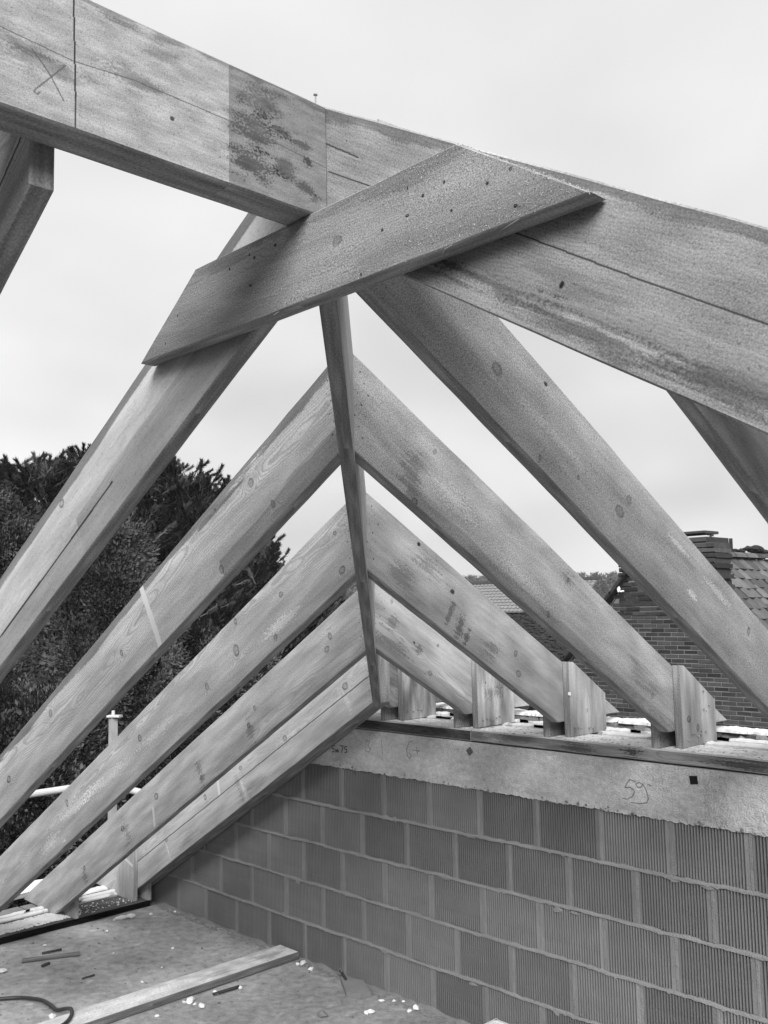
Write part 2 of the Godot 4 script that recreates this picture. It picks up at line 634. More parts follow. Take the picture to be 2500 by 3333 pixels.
func build_ground() -> void:
	var st := begin()
	var g := noise(31, 0.01, 3)
	var n := 40
	for i in n:
		for j in n:
			var P := func(a: int, b: int) -> Vector3:
				var x := (float(a) / n - 0.5) * 1600.0
				var z := (float(b) / n - 0.5) * 1600.0
				return Vector3(x, -4.2, z)
			quad(st, P.call(i, j), P.call(i + 1, j), P.call(i + 1, j + 1), P.call(i, j + 1))
	tag(part("ground", done(st, M.earth), self), "dark ground below and around the house", "", "", "structure")
	# wooded rise on the skyline
	st = begin()
	var hn := noise(33, 0.02, 3)
	var cols := 90
	for i in cols:
		for j in 8:
			var P := func(a: int, b: int) -> Vector3:
				var ang := lerpf(deg_to_rad(-100.0), deg_to_rad(10.0), float(a) / cols)
				var r := 95.0 + 12.0 * b
				var rise := sin(minf(1.0, b / 6.0) * PI * 0.5)
				return Vector3(3.3 + sin(ang) * r, -4.3 + rise * (4.6 + 1.5 * hn.get_noise_1d(a * 6.0)), 3.2 - cos(ang) * r)
			quad(st, P.call(i, j), P.call(i, j + 1), P.call(i + 1, j + 1), P.call(i + 1, j))
	tag(part("hill", done(st, M.earth), self), "low wooded rise on the skyline", "", "", "structure")
	# the wood on it, one mass of bare thin trees
	var tree := begin()
	var tr := RandomNumberGenerator.new()
	tr.seed = 5
	for k in 26:
		var y0 := tr.randf_range(0.2, 0.75)
		var a := tr.randf() * TAU
		var l := tr.randf_range(0.10, 0.24)
		var p := Vector3(0, y0, 0)
		var q := Vector3(cos(a) * l * 0.6, y0 + l, sin(a) * l * 0.6)
		var s := Vector3(-sin(a), 0, cos(a)) * 0.012
		quad(tree, p - s, p + s, q + s * 0.6, q - s * 0.6)
		for t in 5:
			var c := p.lerp(q, tr.randf_range(0.4, 1.1))
			var e := Vector3(tr.randf_range(-1, 1), tr.randf_range(-0.3, 1), tr.randf_range(-1, 1)) * 0.09
			var f := Vector3(tr.randf_range(-1, 1), tr.randf_range(-0.3, 1), tr.randf_range(-1, 1)) * 0.09
			tree.add_vertex(c); tree.add_vertex(c + e); tree.add_vertex(c + f)
	tube(tree, [Vector3(0, -0.1, 0), Vector3(0.01, 0.5, 0), Vector3(0, 1, 0)], [0.014, 0.01, 0.003], 4)
	var tm := done(tree, plain(0.07, 1.0, 0.1))
	var mm := MultiMesh.new()
	mm.transform_format = MultiMesh.TRANSFORM_3D
	mm.mesh = tm
	mm.instance_count = 7000
	for i in 7000:
		var ang := deg_to_rad(tr.randf_range(-95.0, 5.0))
		var r := tr.randf_range(120.0, 172.0)
		var b := (r - 95.0) / 12.0
		var y := -4.4 + sin(minf(1.0, b / 6.0) * PI * 0.5) * 4.4
		var sc := tr.randf_range(3.6, 6.0)
		mm.set_instance_transform(i, Transform3D(Basis(Vector3.UP, tr.randf() * TAU).scaled(Vector3(sc, sc, sc)), Vector3(3.3 + sin(ang) * r, y, 3.2 - cos(ang) * r)))
	var mi := MultiMeshInstance3D.new()
	mi.multimesh = mm
	mi.name = numbered("woodland")
	add_child(mi)
	tag(mi, "distant bare wood along the skyline hill", "woodland", "", "stuff")

# ------------------------------------------------------------------ floor
func build_floor() -> void:
	var size := 1024
	var a := nbytes(811, 0.004, size, size, 5)
	var b := nbytes(812, 0.05, size, size, 4)
	var c := nbytes(813, 0.3, size, size, 2)
	var e := nbytes(814, 0.02, size, size, 3)
	var d := PackedByteArray()
	d.resize(size * size)
	for i in size * size:
		var v := 152.0 + (a[i] - 128) * 0.22 + (b[i] - 128) * 0.13 + (c[i] - 128) * 0.08
		if e[i] > 190: v += (e[i] - 190) * 0.5      # spilt plaster dust
		if b[i] < 60: v -= (60 - b[i]) * 0.5         # dirt
		d[i] = int(clampf(v, 10, 245))
	var m := StandardMaterial3D.new()
	m.albedo_texture = to_tex(d, size, size)
	m.normal_enabled = true
	m.normal_texture = to_normal(b, size, size, 1.4)
	m.roughness = 0.9
	m.metallic_specular = 0.25
	var st := begin()
	var g := noise(77, 1.6, 4)
	var nx := 80
	var nz := 70
	var P := func(i: int, j: int) -> Vector3:
		var x := -2.10 + 7.0 * i / nx
		var z := -0.02 + 6.0 * j / nz
		return Vector3(x, YF + 0.005 * g.get_noise_2d(x, z), z)
	for i in nx:
		for j in nz:
			var p0: Vector3 = P.call(i, j)
			var p1: Vector3 = P.call(i + 1, j)
			var p2: Vector3 = P.call(i + 1, j + 1)
			var p3: Vector3 = P.call(i, j + 1)
			quad(st, p0, p1, p2, p3, Vector2(p0.x, p0.z) / 3.2, Vector2(p1.x, p1.z) / 3.2, Vector2(p2.x, p2.z) / 3.2, Vector2(p3.x, p3.z) / 3.2)
	tag(part("floor", done(st, m), self), "dusty grey concrete floor slab", "", "", "structure")
	# body of the slab and the walls of the storey below
	st = begin()
	box(st, Vector3(1.25, YF - 0.13, 2.9), Vector3(7.0, 0.23, 6.0))
	box(st, Vector3(-2.20, -2.6, 2.9), Vector3(0.2, 3.1, 6.3))
	box(st, Vector3(1.2, -2.65, -0.12), Vector3(7.0, 2.9, 0.2))
	tag(part("lower_storey", done(st, M.mortar), self), "storey below the concrete floor", "", "", "structure")

# ------------------------------------------------------------------ gable wall of hollow clay blocks
func slope_y(x: float) -> float: return YA - 0.13 - (XA - x) * TA

func rib_profile() -> PackedVector2Array:
	# x across the face, z depth: smooth margins and vertical ribs
	var p := PackedVector2Array()
	var w := 0.284
	p.append(Vector2(0, -0.03)); p.append(Vector2(0, -0.003)); p.append(Vector2(0.003, -0.001)); p.append(Vector2(0.010, -0.001))
	var n := 23
	var pitch := (w - 0.022) / n
	for i in n:
		var x := 0.011 + pitch * i
		p.append(Vector2(x + pitch * 0.03, -0.014)); p.append(Vector2(x + pitch * 0.50, -0.014))
		p.append(Vector2(x + pitch * 0.56, 0.0)); p.append(Vector2(x + pitch * 0.97, 0.0))
	p.append(Vector2(w - 0.010, -0.001)); p.append(Vector2(w - 0.003, -0.001)); p.append(Vector2(w, -0.003)); p.append(Vector2(w, -0.03))
	return p

func block_mesh(x0: float, y0: float, h: float, cut: bool, sd: int) -> ArrayMesh:
	var g := RandomNumberGenerator.new()
	g.seed = sd
	var pr := rib_profile()
	var st := begin()
	for i in pr.size() - 1:
		var p := pr[i]
		var q := pr[i + 1]
		var t0 := h
		var t1 := h
		if cut:
			t0 = minf(h, slope_y(x0 + p.x) - y0)
			t1 = minf(h, slope_y(x0 + q.x) - y0)
			if t0 <= 0.005 or t1 <= 0.005: continue
		quad(st, Vector3(p.x, 0, p.y), Vector3(p.x, t0, p.y), Vector3(q.x, t1, q.y), Vector3(q.x, 0, q.y))
		quad(st, Vector3(p.x, t0, p.y), Vector3(p.x, t0, -0.03), Vector3(q.x, t1, -0.03), Vector3(q.x, t1, q.y))
		quad(st, Vector3(p.x, 0, p.y), Vector3(q.x, 0, q.y), Vector3(q.x, 0, -0.03), Vector3(p.x, 0, -0.03))
	return done(st)

func build_added_gable() -> void:
	# unseen gable added behind the viewer to darken undersides; carries the ridge beam
	var st := begin()
	var z0 := 4.50
	var z1 := 4.64
	var o := [Vector2(-2.2, YF - 0.1), Vector2(-2.2, -0.86), Vector2(1.962, 1.4935), Vector2(5.9, -0.80), Vector2(5.9, YF - 0.1)]
	for z in [z0, z1]:
		for i in range(1, 4):
			for p: Vector2 in [o[0], o[i], o[i + 1]]:
				st.set_uv(p); st.add_vertex(Vector3(p.x, p.y, z))
	for i in 5:
		var a: Vector2 = o[i]
		var b: Vector2 = o[(i + 1) % 5]
		quad(st, Vector3(a.x, a.y, z0), Vector3(b.x, b.y, z0), Vector3(b.x, b.y, z1), Vector3(a.x, a.y, z1))
	var w := part("added_gable_wall", done(st, M.block[2]), self)
	tag(w, "added unseen block gable behind the viewer, shading undersides and carrying the ridge", "wall")

func build_block_wall() -> void:
	var wall := thing("block_wall", "ribbed hollow clay block wall under the concrete beam", "wall")
	var pitch := 0.2959
	var x0 := -0.6073
	var variants := []
	for k in 3: variants.append(block_mesh(0, 0, 0.187, false, 900 + k))
	# mortar body; shows in the joints
	var st := begin()
	var top := [Vector2(-2.43, YF - 0.02), Vector2(2.7, YF - 0.02), Vector2(2.7, -0.001), Vector2(-0.748, -0.001)]
	for z in [-0.020, -0.14]:
		var A := Vector3(-2.43, YF - 0.02, z)
		quad(st, A, Vector3(top[3].x, top[3].y, z), Vector3(2.7, -0.001, z), Vector3(2.7, YF - 0.02, z))
	quad(st, Vector3(-2.43, YF - 0.02, -0.020), Vector3(-2.43, YF - 0.02, -0.14), Vector3(-0.748, -0.001, -0.14), Vector3(-0.748, -0.001, -0.020))
	part("mortar", done(st, M.joint), wall)
	var hj := []
	for k in 3:
		var g := RandomNumberGenerator.new()
		g.seed = 930 + k
		var hs := begin()
		var wob := []
		for i in 9: wob.append([g.randf_range(-0.0025, 0.0025), g.randf_range(-0.0025, 0.0025), g.randf_range(-0.0015, 0.0018)])
		for i in 8:
			var ya := 0.189 * i / 8.0
			var yb2 := 0.189 * (i + 1) / 8.0
			var r0: Array = [Vector3(-0.009 + wob[i][0], ya, -0.004), Vector3(-0.004, ya, wob[i][2]), Vector3(0.004, ya, wob[i][2] - 0.0005), Vector3(0.009 + wob[i][1], ya, -0.004)]
			var r1: Array = [Vector3(-0.009 + wob[i + 1][0], yb2, -0.004), Vector3(-0.004, yb2, wob[i + 1][2]), Vector3(0.004, yb2, wob[i + 1][2] - 0.0005), Vector3(0.009 + wob[i + 1][1], yb2, -0.004)]
			for q in 3: quad(hs, r0[q], r1[q], r1[q + 1], r0[q + 1])
		quad(hs, Vector3(-0.0095, 0, -0.0035), Vector3(-0.0095, 0, -0.019), Vector3(-0.0095, 0.189, -0.019), Vector3(-0.0095, 0.189, -0.0035))
		quad(hs, Vector3(0.0095, 0, -0.0035), Vector3(0.0095, 0.189, -0.0035), Vector3(0.0095, 0.189, -0.019), Vector3(0.0095, 0, -0.019))
		hj.append(done(hs))
	for c in 5:
		var off := 0.0 if c % 2 == 0 else 0.5
		var ytop := -0.2 * c - 0.0065
		for j in range(-8, 12):
			var xs := x0 + pitch * (j + off) + 0.006
			if xs > 2.5: continue
			var yb := ytop - 0.187
			var cut := slope_y(xs) < ytop or slope_y(xs + 0.284) < ytop
			if slope_y(xs + 0.284) < yb + 0.02: continue
			var mi: MeshInstance3D
			var mat: Material = M.block[rng.randi() % 4]
			if cut: mi = part("clay_block", block_mesh(xs, yb, 0.187, true, 1), wall, mat)
			else: mi = part("clay_block", variants[rng.randi() % 3], wall, mat)
			mi.position = Vector3(xs, yb, rng.randf_range(-0.0015, 0.0015))
			if slope_y(xs - 0.006) > ytop - 0.02:
				var hm := part("head_joint", hj[rng.randi() % 3], wall, M.joint)
				hm.position = Vector3(xs - 0.006, yb - 0.001, 0.0)
	# bed joints: squeezed mortar lips with drips
	for c in range(1, 5):
		var y := -0.2 * c
		var n := noise(950 + c, 9.0, 4)
		var n2 := noise(960 + c, 45.0, 2)
		var s2 := begin()
		var xa := maxf(-2.4, (y - (YA - 0.13)) / TA + XA)
		var steps := int((2.6 - xa) / 0.009)
		var prev := []
		for i in steps + 1:
			var x := xa + (2.6 - xa) * i / steps
			var up := 0.0075 + 0.0055 * n.get_noise_1d(x) + 0.0025 * n2.get_noise_1d(x)
			var dn := 0.0075 + 0.009 * maxf(0.0, n.get_noise_1d(x + 40.0)) + 0.018 * maxf(0.0, n2.get_noise_1d(x + 9.0) - 0.25)
			var bul := 0.0035 + 0.003 * n.get_noise_1d(x + 80.0)
			var wv := 0.005 * n.get_noise_1d(x * 0.25 + 20.0)
			var ring := [Vector3(x, y + up + wv, -0.005), Vector3(x, y + up * 0.75 + wv, bul * 0.7), Vector3(x, y + wv, bul), Vector3(x, y - dn * 0.6 + wv, bul * 0.8 + 0.001), Vector3(x, y - dn + wv, -0.004)]
			if i > 0:
				for k in 4: quad(s2, prev[k], ring[k], ring[k + 1], prev[k + 1])
			prev = ring
		part("bed_joint", done(s2, M.mortar), wall)
	for k in 22:
		var c := 1 + rng.randi() % 4
		var x := rng.randf_range(-0.9, 2.1)
		var sm := begin()
		var rx := rng.randf_range(0.008, 0.035)
		lump(sm, Vector3.ZERO, Vector3(rx, rng.randf_range(0.005, 0.014), 0.0035), 1400 + k, 0.45)
		var so := part("mortar_smear", done(sm, M.mortar if k % 3 else M.joint), wall)
		so.position = Vector3(x, -0.2 * c - rng.randf_range(-0.006, 0.016), 0.0005)
	# plaster smears left on the foot of the wall
	var foot := begin()
	var fnz := noise(990, 7.0, 4)
	var prv := []
	for i in 420:
		var x := -2.0 + i * 0.0105
		var h := 0.006 + 0.018 * maxf(0.0, fnz.get_noise_1d(x) + 0.15)
		var ring := [Vector3(x, YF - 0.01, 0.012 + h * 0.7), Vector3(x, YF + h * 0.4, 0.004 + h * 0.25), Vector3(x, YF + h, -0.004)]
		if i > 0:
			for k in 2: quad(foot, prv[k], ring[k], ring[k + 1], prv[k + 1])
		prv = ring
	part("mortar_foot", done(foot, M.grit), wall)

# ------------------------------------------------------------------ concrete ring beam
func build_concrete_beam() -> void:
	var lm := 3.3
	var dm := 0.195
	var ax0 := -0.70
	var w := 1650
	var h := 128
	var a := nbytes(1001, 0.006, w, h, 5)
	var b := nbytes(1002, 0.06, w, h, 4)
	var c := nbytes(1003, 0.22, w, h, 3)
	var d := PackedByteArray()
	d.resize(w * h)
	for y in h:
		for x in w:
			var i := y * w + x
			var v := 192.0 + (a[i] - 128) * 0.16 + (b[i] - 128) * 0.11 + (c[i] - 128) * 0.16
			if b[i] < 50: v -= (50 - b[i]) * 0.5
			if c[i] > 208: v -= (c[i] - 208) * 1.3
			# exposed aggregate patch beside the dark hole
			var X := ax0 + lm * x / w
			if X > 1.60 and X < 1.69 + (b[i] - 128) * 0.0001 and y > 12: v = v - 12 + (c[i] - 128) * 0.12
			if y > h - 26 and c[i] > 150: v -= (c[i] - 150) * 0.5
			d[i] = int(clampf(v, 10, 245))
	var S := func(pts: Array, wd: float, val: int, al: float) -> void:
		var q := []
		for p: Vector2 in pts: q.append(Vector2(p.x - ax0, 0.193 - p.y))
		stroke(d, w, h, lm, dm, q, wd, val, al)
	# pencilled figures 59
	S.call([Vector2(1.338, 0.118), Vector2(1.311, 0.123), Vector2(1.296, 0.105), Vector2(1.290, 0.092), Vector2(1.315, 0.096), Vector2(1.330, 0.082), Vector2(1.318, 0.062), Vector2(1.295, 0.050), Vector2(1.277, 0.052)], 0.0018, 98, 0.38)
	S.call([Vector2(1.365, 0.113), Vector2(1.348, 0.118), Vector2(1.336, 0.108), Vector2(1.345, 0.098), Vector2(1.360, 0.103), Vector2(1.365, 0.113), Vector2(1.378, 0.095), Vector2(1.386, 0.064), Vector2(1.378, 0.048), Vector2(1.345, 0.040), Vector2(1.312, 0.041)], 0.0018, 98, 0.38)
	S.call([Vector2(1.385, 0.115), Vector2(1.402, 0.110)], 0.002, 100, 0.5)
	# 6+, 31, 5m75
	S.call([Vector2(0.190, 0.168), Vector2(0.165, 0.160), Vector2(0.148, 0.128), Vector2(0.150, 0.100), Vector2(0.165, 0.088), Vector2(0.176, 0.100), Vector2(0.165, 0.115)], 0.0022, 120, 0.35)
	S.call([Vector2(0.195, 0.128), Vector2(0.232, 0.126)], 0.0022, 120, 0.35)
	S.call([Vector2(0.213, 0.142), Vector2(0.216, 0.112)], 0.0022, 120, 0.35)
	S.call([Vector2(-0.018, 0.155), Vector2(-0.012, 0.089)], 0.0022, 120, 0.35)
	S.call([Vector2(-0.125, 0.142), Vector2(-0.098, 0.142), Vector2(-0.112, 0.122), Vector2(-0.092, 0.108), Vector2(-0.108, 0.090), Vector2(-0.135, 0.098)], 0.0022, 120, 0.35)
	S.call([Vector2(-0.355, 0.098), Vector2(-0.372, 0.096), Vector2(-0.374, 0.084), Vector2(-0.358, 0.082), Vector2(-0.358, 0.070), Vector2(-0.376, 0.066)], 0.003, 80, 0.7)
	S.call([Vector2(-0.346, 0.068), Vector2(-0.344, 0.082), Vector2(-0.336, 0.070), Vector2(-0.330, 0.083), Vector2(-0.324, 0.069)], 0.003, 80, 0.7)
	S.call([Vector2(-0.312, 0.104), Vector2(-0.290, 0.102), Vector2(-0.304, 0.070)], 0.003, 80, 0.7)
	S.call([Vector2(-0.262, 0.103), Vector2(-0.278, 0.101), Vector2(-0.280, 0.090), Vector2(-0.264, 0.088), Vector2(-0.264, 0.076), Vector2(-0.280, 0.072)], 0.003, 80, 0.7)
	var m := StandardMaterial3D.new()
	m.albedo_texture = to_tex(d, w, h)
	m.normal_enabled = true
	m.normal_texture = to_normal(c, w, h, 2.5)
	m.roughness = 0.92
	m.metallic_specular = 0.25
	var beam := thing("concrete_beam", "pale cast concrete ring beam pencilled 59, on the block wall", "beam")
	var st := begin()
	var nx := 420
	var ny := 12
	var rg := noise(1010, 10.0, 4)
	var rg2 := noise(1011, 60.0, 3)
	var P := func(i: int, j: int) -> Vector3:
		var x := ax0 + lm * i / nx
		var t := float(j) / ny
		var bot := -0.004 + 0.005 * rg.get_noise_1d(x) + 0.006 * rg2.get_noise_1d(x)
		var y := lerpf(bot, 0.1925, t)
		x = maxf(x, (y - (YA - 0.13)) / TA + XA)
		var z := 0.007 + 0.003 * rg.get_noise_2d(x, y * 3.0) + 0.0015 * rg2.get_noise_2d(x, y)
		if t < 0.15: z += 0.004 * rg2.get_noise_2d(x, y * 2.0 + 5.0) - 0.002
		return Vector3(x, y, z)
	for i in nx:
		for j in ny:
			var p: Array = [P.call(i, j), P.call(i, j + 1), P.call(i + 1, j + 1), P.call(i + 1, j)]
			var u := []
			for q: Vector3 in p: u.append(Vector2((q.x - ax0) / lm, (0.193 - q.y) / dm))
			quad(st, p[0], p[1], p[2], p[3], u[0], u[1], u[2], u[3])
		var b0: Vector3 = P.call(i, 0)
		var b1: Vector3 = P.call(i + 1, 0)
		quad(st, b0, b1, Vector3(b1.x, b1.y, -0.03), Vector3(b0.x, b0.y, -0.03))
		var t0: Vector3 = P.call(i, ny)
		var t1: Vector3 = P.call(i + 1, ny)
		quad(st, t0, Vector3(t0.x, t0.y, -0.14), Vector3(t1.x, t1.y, -0.14), t1)
	quad(st, Vector3(ax0, 0, -0.14), Vector3(ax0 + lm, 0, -0.14), Vector3(ax0 + lm, 0.192, -0.14), Vector3(-0.42, 0.192, -0.14))
	part("beam_body", done(st, m), beam)
	# formwork tie holes: a square stub and a dark square socket
	for hsp in [[1.570, 0.151, 0.020, 0.0, M.hole], [0.531, 0.155, 0.019, 0.5, M.brick_light[0]]]:
		var s := begin()
		box(s, Vector3(hsp[0], hsp[1], 0.006), Vector3(hsp[2] * 1.4, hsp[2] * 1.4, 0.010), Basis(Vector3(0, 0, 1), hsp[3] + 0.12), 0.001)
		part("tie_hole", done(s, hsp[4]), beam)
	# a thin flake of aggregate round the lower edge
	var cr := begin()
	for k in 40:
		var x := rng.randf_range(-0.4, 2.4)
		var r := rng.randf_range(0.003, 0.008)
		lump(cr, Vector3(x, rng.randf_range(-0.006, 0.012), 0.008), Vector3(r, r * 0.8, r * 0.6), 2000 + k)
	var ag := part("aggregate", done(cr, M.grit), beam)
	ag.set_meta("kind", "stuff")

# ------------------------------------------------------------------ wall plates
func snow_ribbon(n: String, parent: Node, p0: Vector3, p1: Vector3, side: Vector3, wid: float, hgt: float, sd: int, mat: Material = null, gap := 0.0) -> MeshInstance3D:
	var nz := noise(sd, 6.0, 4)
	var nz2 := noise(sd + 1, 40.0, 2)
	var st := begin()
	var l := p0.distance_to(p1)
	var steps := int(l / 0.012) + 2
	var prev := []
	for i in steps + 1:
		var t := float(i) / steps
		var c := p0.lerp(p1, t)
		var q := l * t
		var hw := wid * (0.5 + 0.10 * nz.get_noise_1d(q) + 0.05 * nz2.get_noise_1d(q))
		if gap > 0.0: hw *= smoothstep(-gap, -gap + 0.12, nz.get_noise_1d(q * 0.6 + 55.0))
		var hh := hgt * (1.0 + 0.45 * nz.get_noise_1d(q + 30.0) + 0.2 * nz2.get_noise_1d(q + 9.0))
		var ring := [c - side * hw, c - side * hw * 0.92 + Vector3.UP * hh * 0.7, c - side * hw * 0.5 + Vector3.UP * hh, c + side * hw * 0.4 + Vector3.UP * hh, c + side * hw * 0.92 + Vector3.UP * hh * 0.65, c + side * hw]
		if i > 0:
			for k in 5: quad(st, prev[k], ring[k], ring[k + 1], prev[k + 1])
		prev = ring
	return part(n, done(st, mat if mat != null else M.snow), parent)

func crumbs(n: String, parent: Node, x0: float, x1: float, z0: float, z1: float, y: float, count: int, smin: float, smax: float, flat: float, sd: int, mat: Material) -> void:
	var g := RandomNumberGenerator.new()
	g.seed = sd
	var st := begin()
	lump(st, Vector3.ZERO, Vector3.ONE, sd, 0.3)
	var mm := MultiMesh.new()
	mm.transform_format = MultiMesh.TRANSFORM_3D
	mm.mesh = done(st, mat)
	mm.instance_count = count
	for i in count:
		var s := g.randf_range(smin, smax)
		var b := Basis(Vector3.UP, g.randf() * TAU).scaled(Vector3(s * g.randf_range(0.8, 2.2), s * flat, s))
		mm.set_instance_transform(i, Transform3D(b, Vector3(g.randf_range(x0, x1), y, g.randf_range(z0, z1))))
	var mi := MultiMeshInstance3D.new()
	mi.multimesh = mm
	mi.name = n if parent != self else numbered(n)
	parent.add_child(mi, true)
	mi.set_meta("kind", "stuff")

func build_plates() -> void:
	var f1 := wood(0.9, 0.052, 1101, {"base": 88.0, "grain": 10.0, "h": 48, "fuzz": 0.12, "patch": 0.12})
	var f2 := wood(2.2, 0.052, 1111, {"base": 168.0, "grain": 16.0, "h": 48, "fuzz": 0.12, "patch": 0.30, "blots": [[0.55, 0.02, 0.06, 0.05, 0.75], [0.78, 0.025, 0.05, 0.06, 0.6], [1.32, 0.02, 0.20, 0.05, 0.72], [0.12, 0.03, 0.05, 0.04, 1.25]]})
	var zf := 0.004
	var th := 0.20
	var y0 := 0.1965
	var p1 := board("wall_plate", self, Vector3(-0.36, YP - 0.001, zf), Vector3(1, 0, 0), Vector3(0, -1, 0), Vector3(0, 0, 1), th, rect(0, 0, 0.897, YP - y0 - 0.001), rect(0, 0, 0.897, YP - y0 - 0.001), f1, M.frosted, 0.004, 0.001)
	tag(p1, "short dark wet length of wall plate beside the hip foot", "wall plate")
	var p2 := board("wall_plate", self, Vector3(0.541, YP, zf + 0.003), Vector3(1, 0, 0), Vector3(0, -1, 0), Vector3(0, 0, 1), th, rect(0, 0, 2.2, YP - y0 - 0.003), rect(0, 0, 2.2, YP - y0 - 0.003), f2, M.frosted, 0.004, 0.0012)
	tag(p2, "long paler wall plate on the concrete beam, frosted on top", "wall plate")
	crumbs("frost", p1, 0.35, 0.88, -0.19, -0.02, 0.0, 1500, 0.001, 0.006, 0.35, 61, M.snow)
	crumbs("frost", p2, 0.02, 2.1, -0.19, -0.012, 0.0, 7000, 0.001, 0.007, 0.35, 62, M.snow)
	crumbs("sawdust", p2, 0.02, 2.1, -0.17, -0.008, 0.0, 260, 0.002, 0.006, 0.4, 63, M.grit)
	# low plate at the left eaves
	var f3 := wood(4.0, 0.05, 1121, {"base": 34.0, "grain": 6.0, "h": 40, "fuzz": 0.10, "patch": 0.10})
	var p3 := board("wall_plate", self, Vector3(-1.990, YL, 4.0), Vector3(0, 0, -1), Vector3(0, -1, 0), Vector3(1, 0, 0), 0.21, rect(0, 0, 3.93, 0.039), rect(0, 0, 3.93, 0.039), f3, M.plate, 0.003, 0.001)
	tag(p3, "black wet eaves plate lying on the floor edge at left", "wall plate")
	crumbs("frost", p3, -0.205, -0.04, -3.50, -2.95, 0.0, 2600, 0.001, 0.008, 0.3, 64, M.snow)
	snow_ribbon("snow", p3, Vector3(-0.125, 0, -2.9), Vector3(-0.125, 0, -3.42), Vector3(1, 0, 0), 0.085, 0.006, 68)
	crumbs("frost", p3, -0.20, -0.03, -3.85, -3.45, 0.0, 120, 0.001, 0.006, 0.4, 65, M.snow)

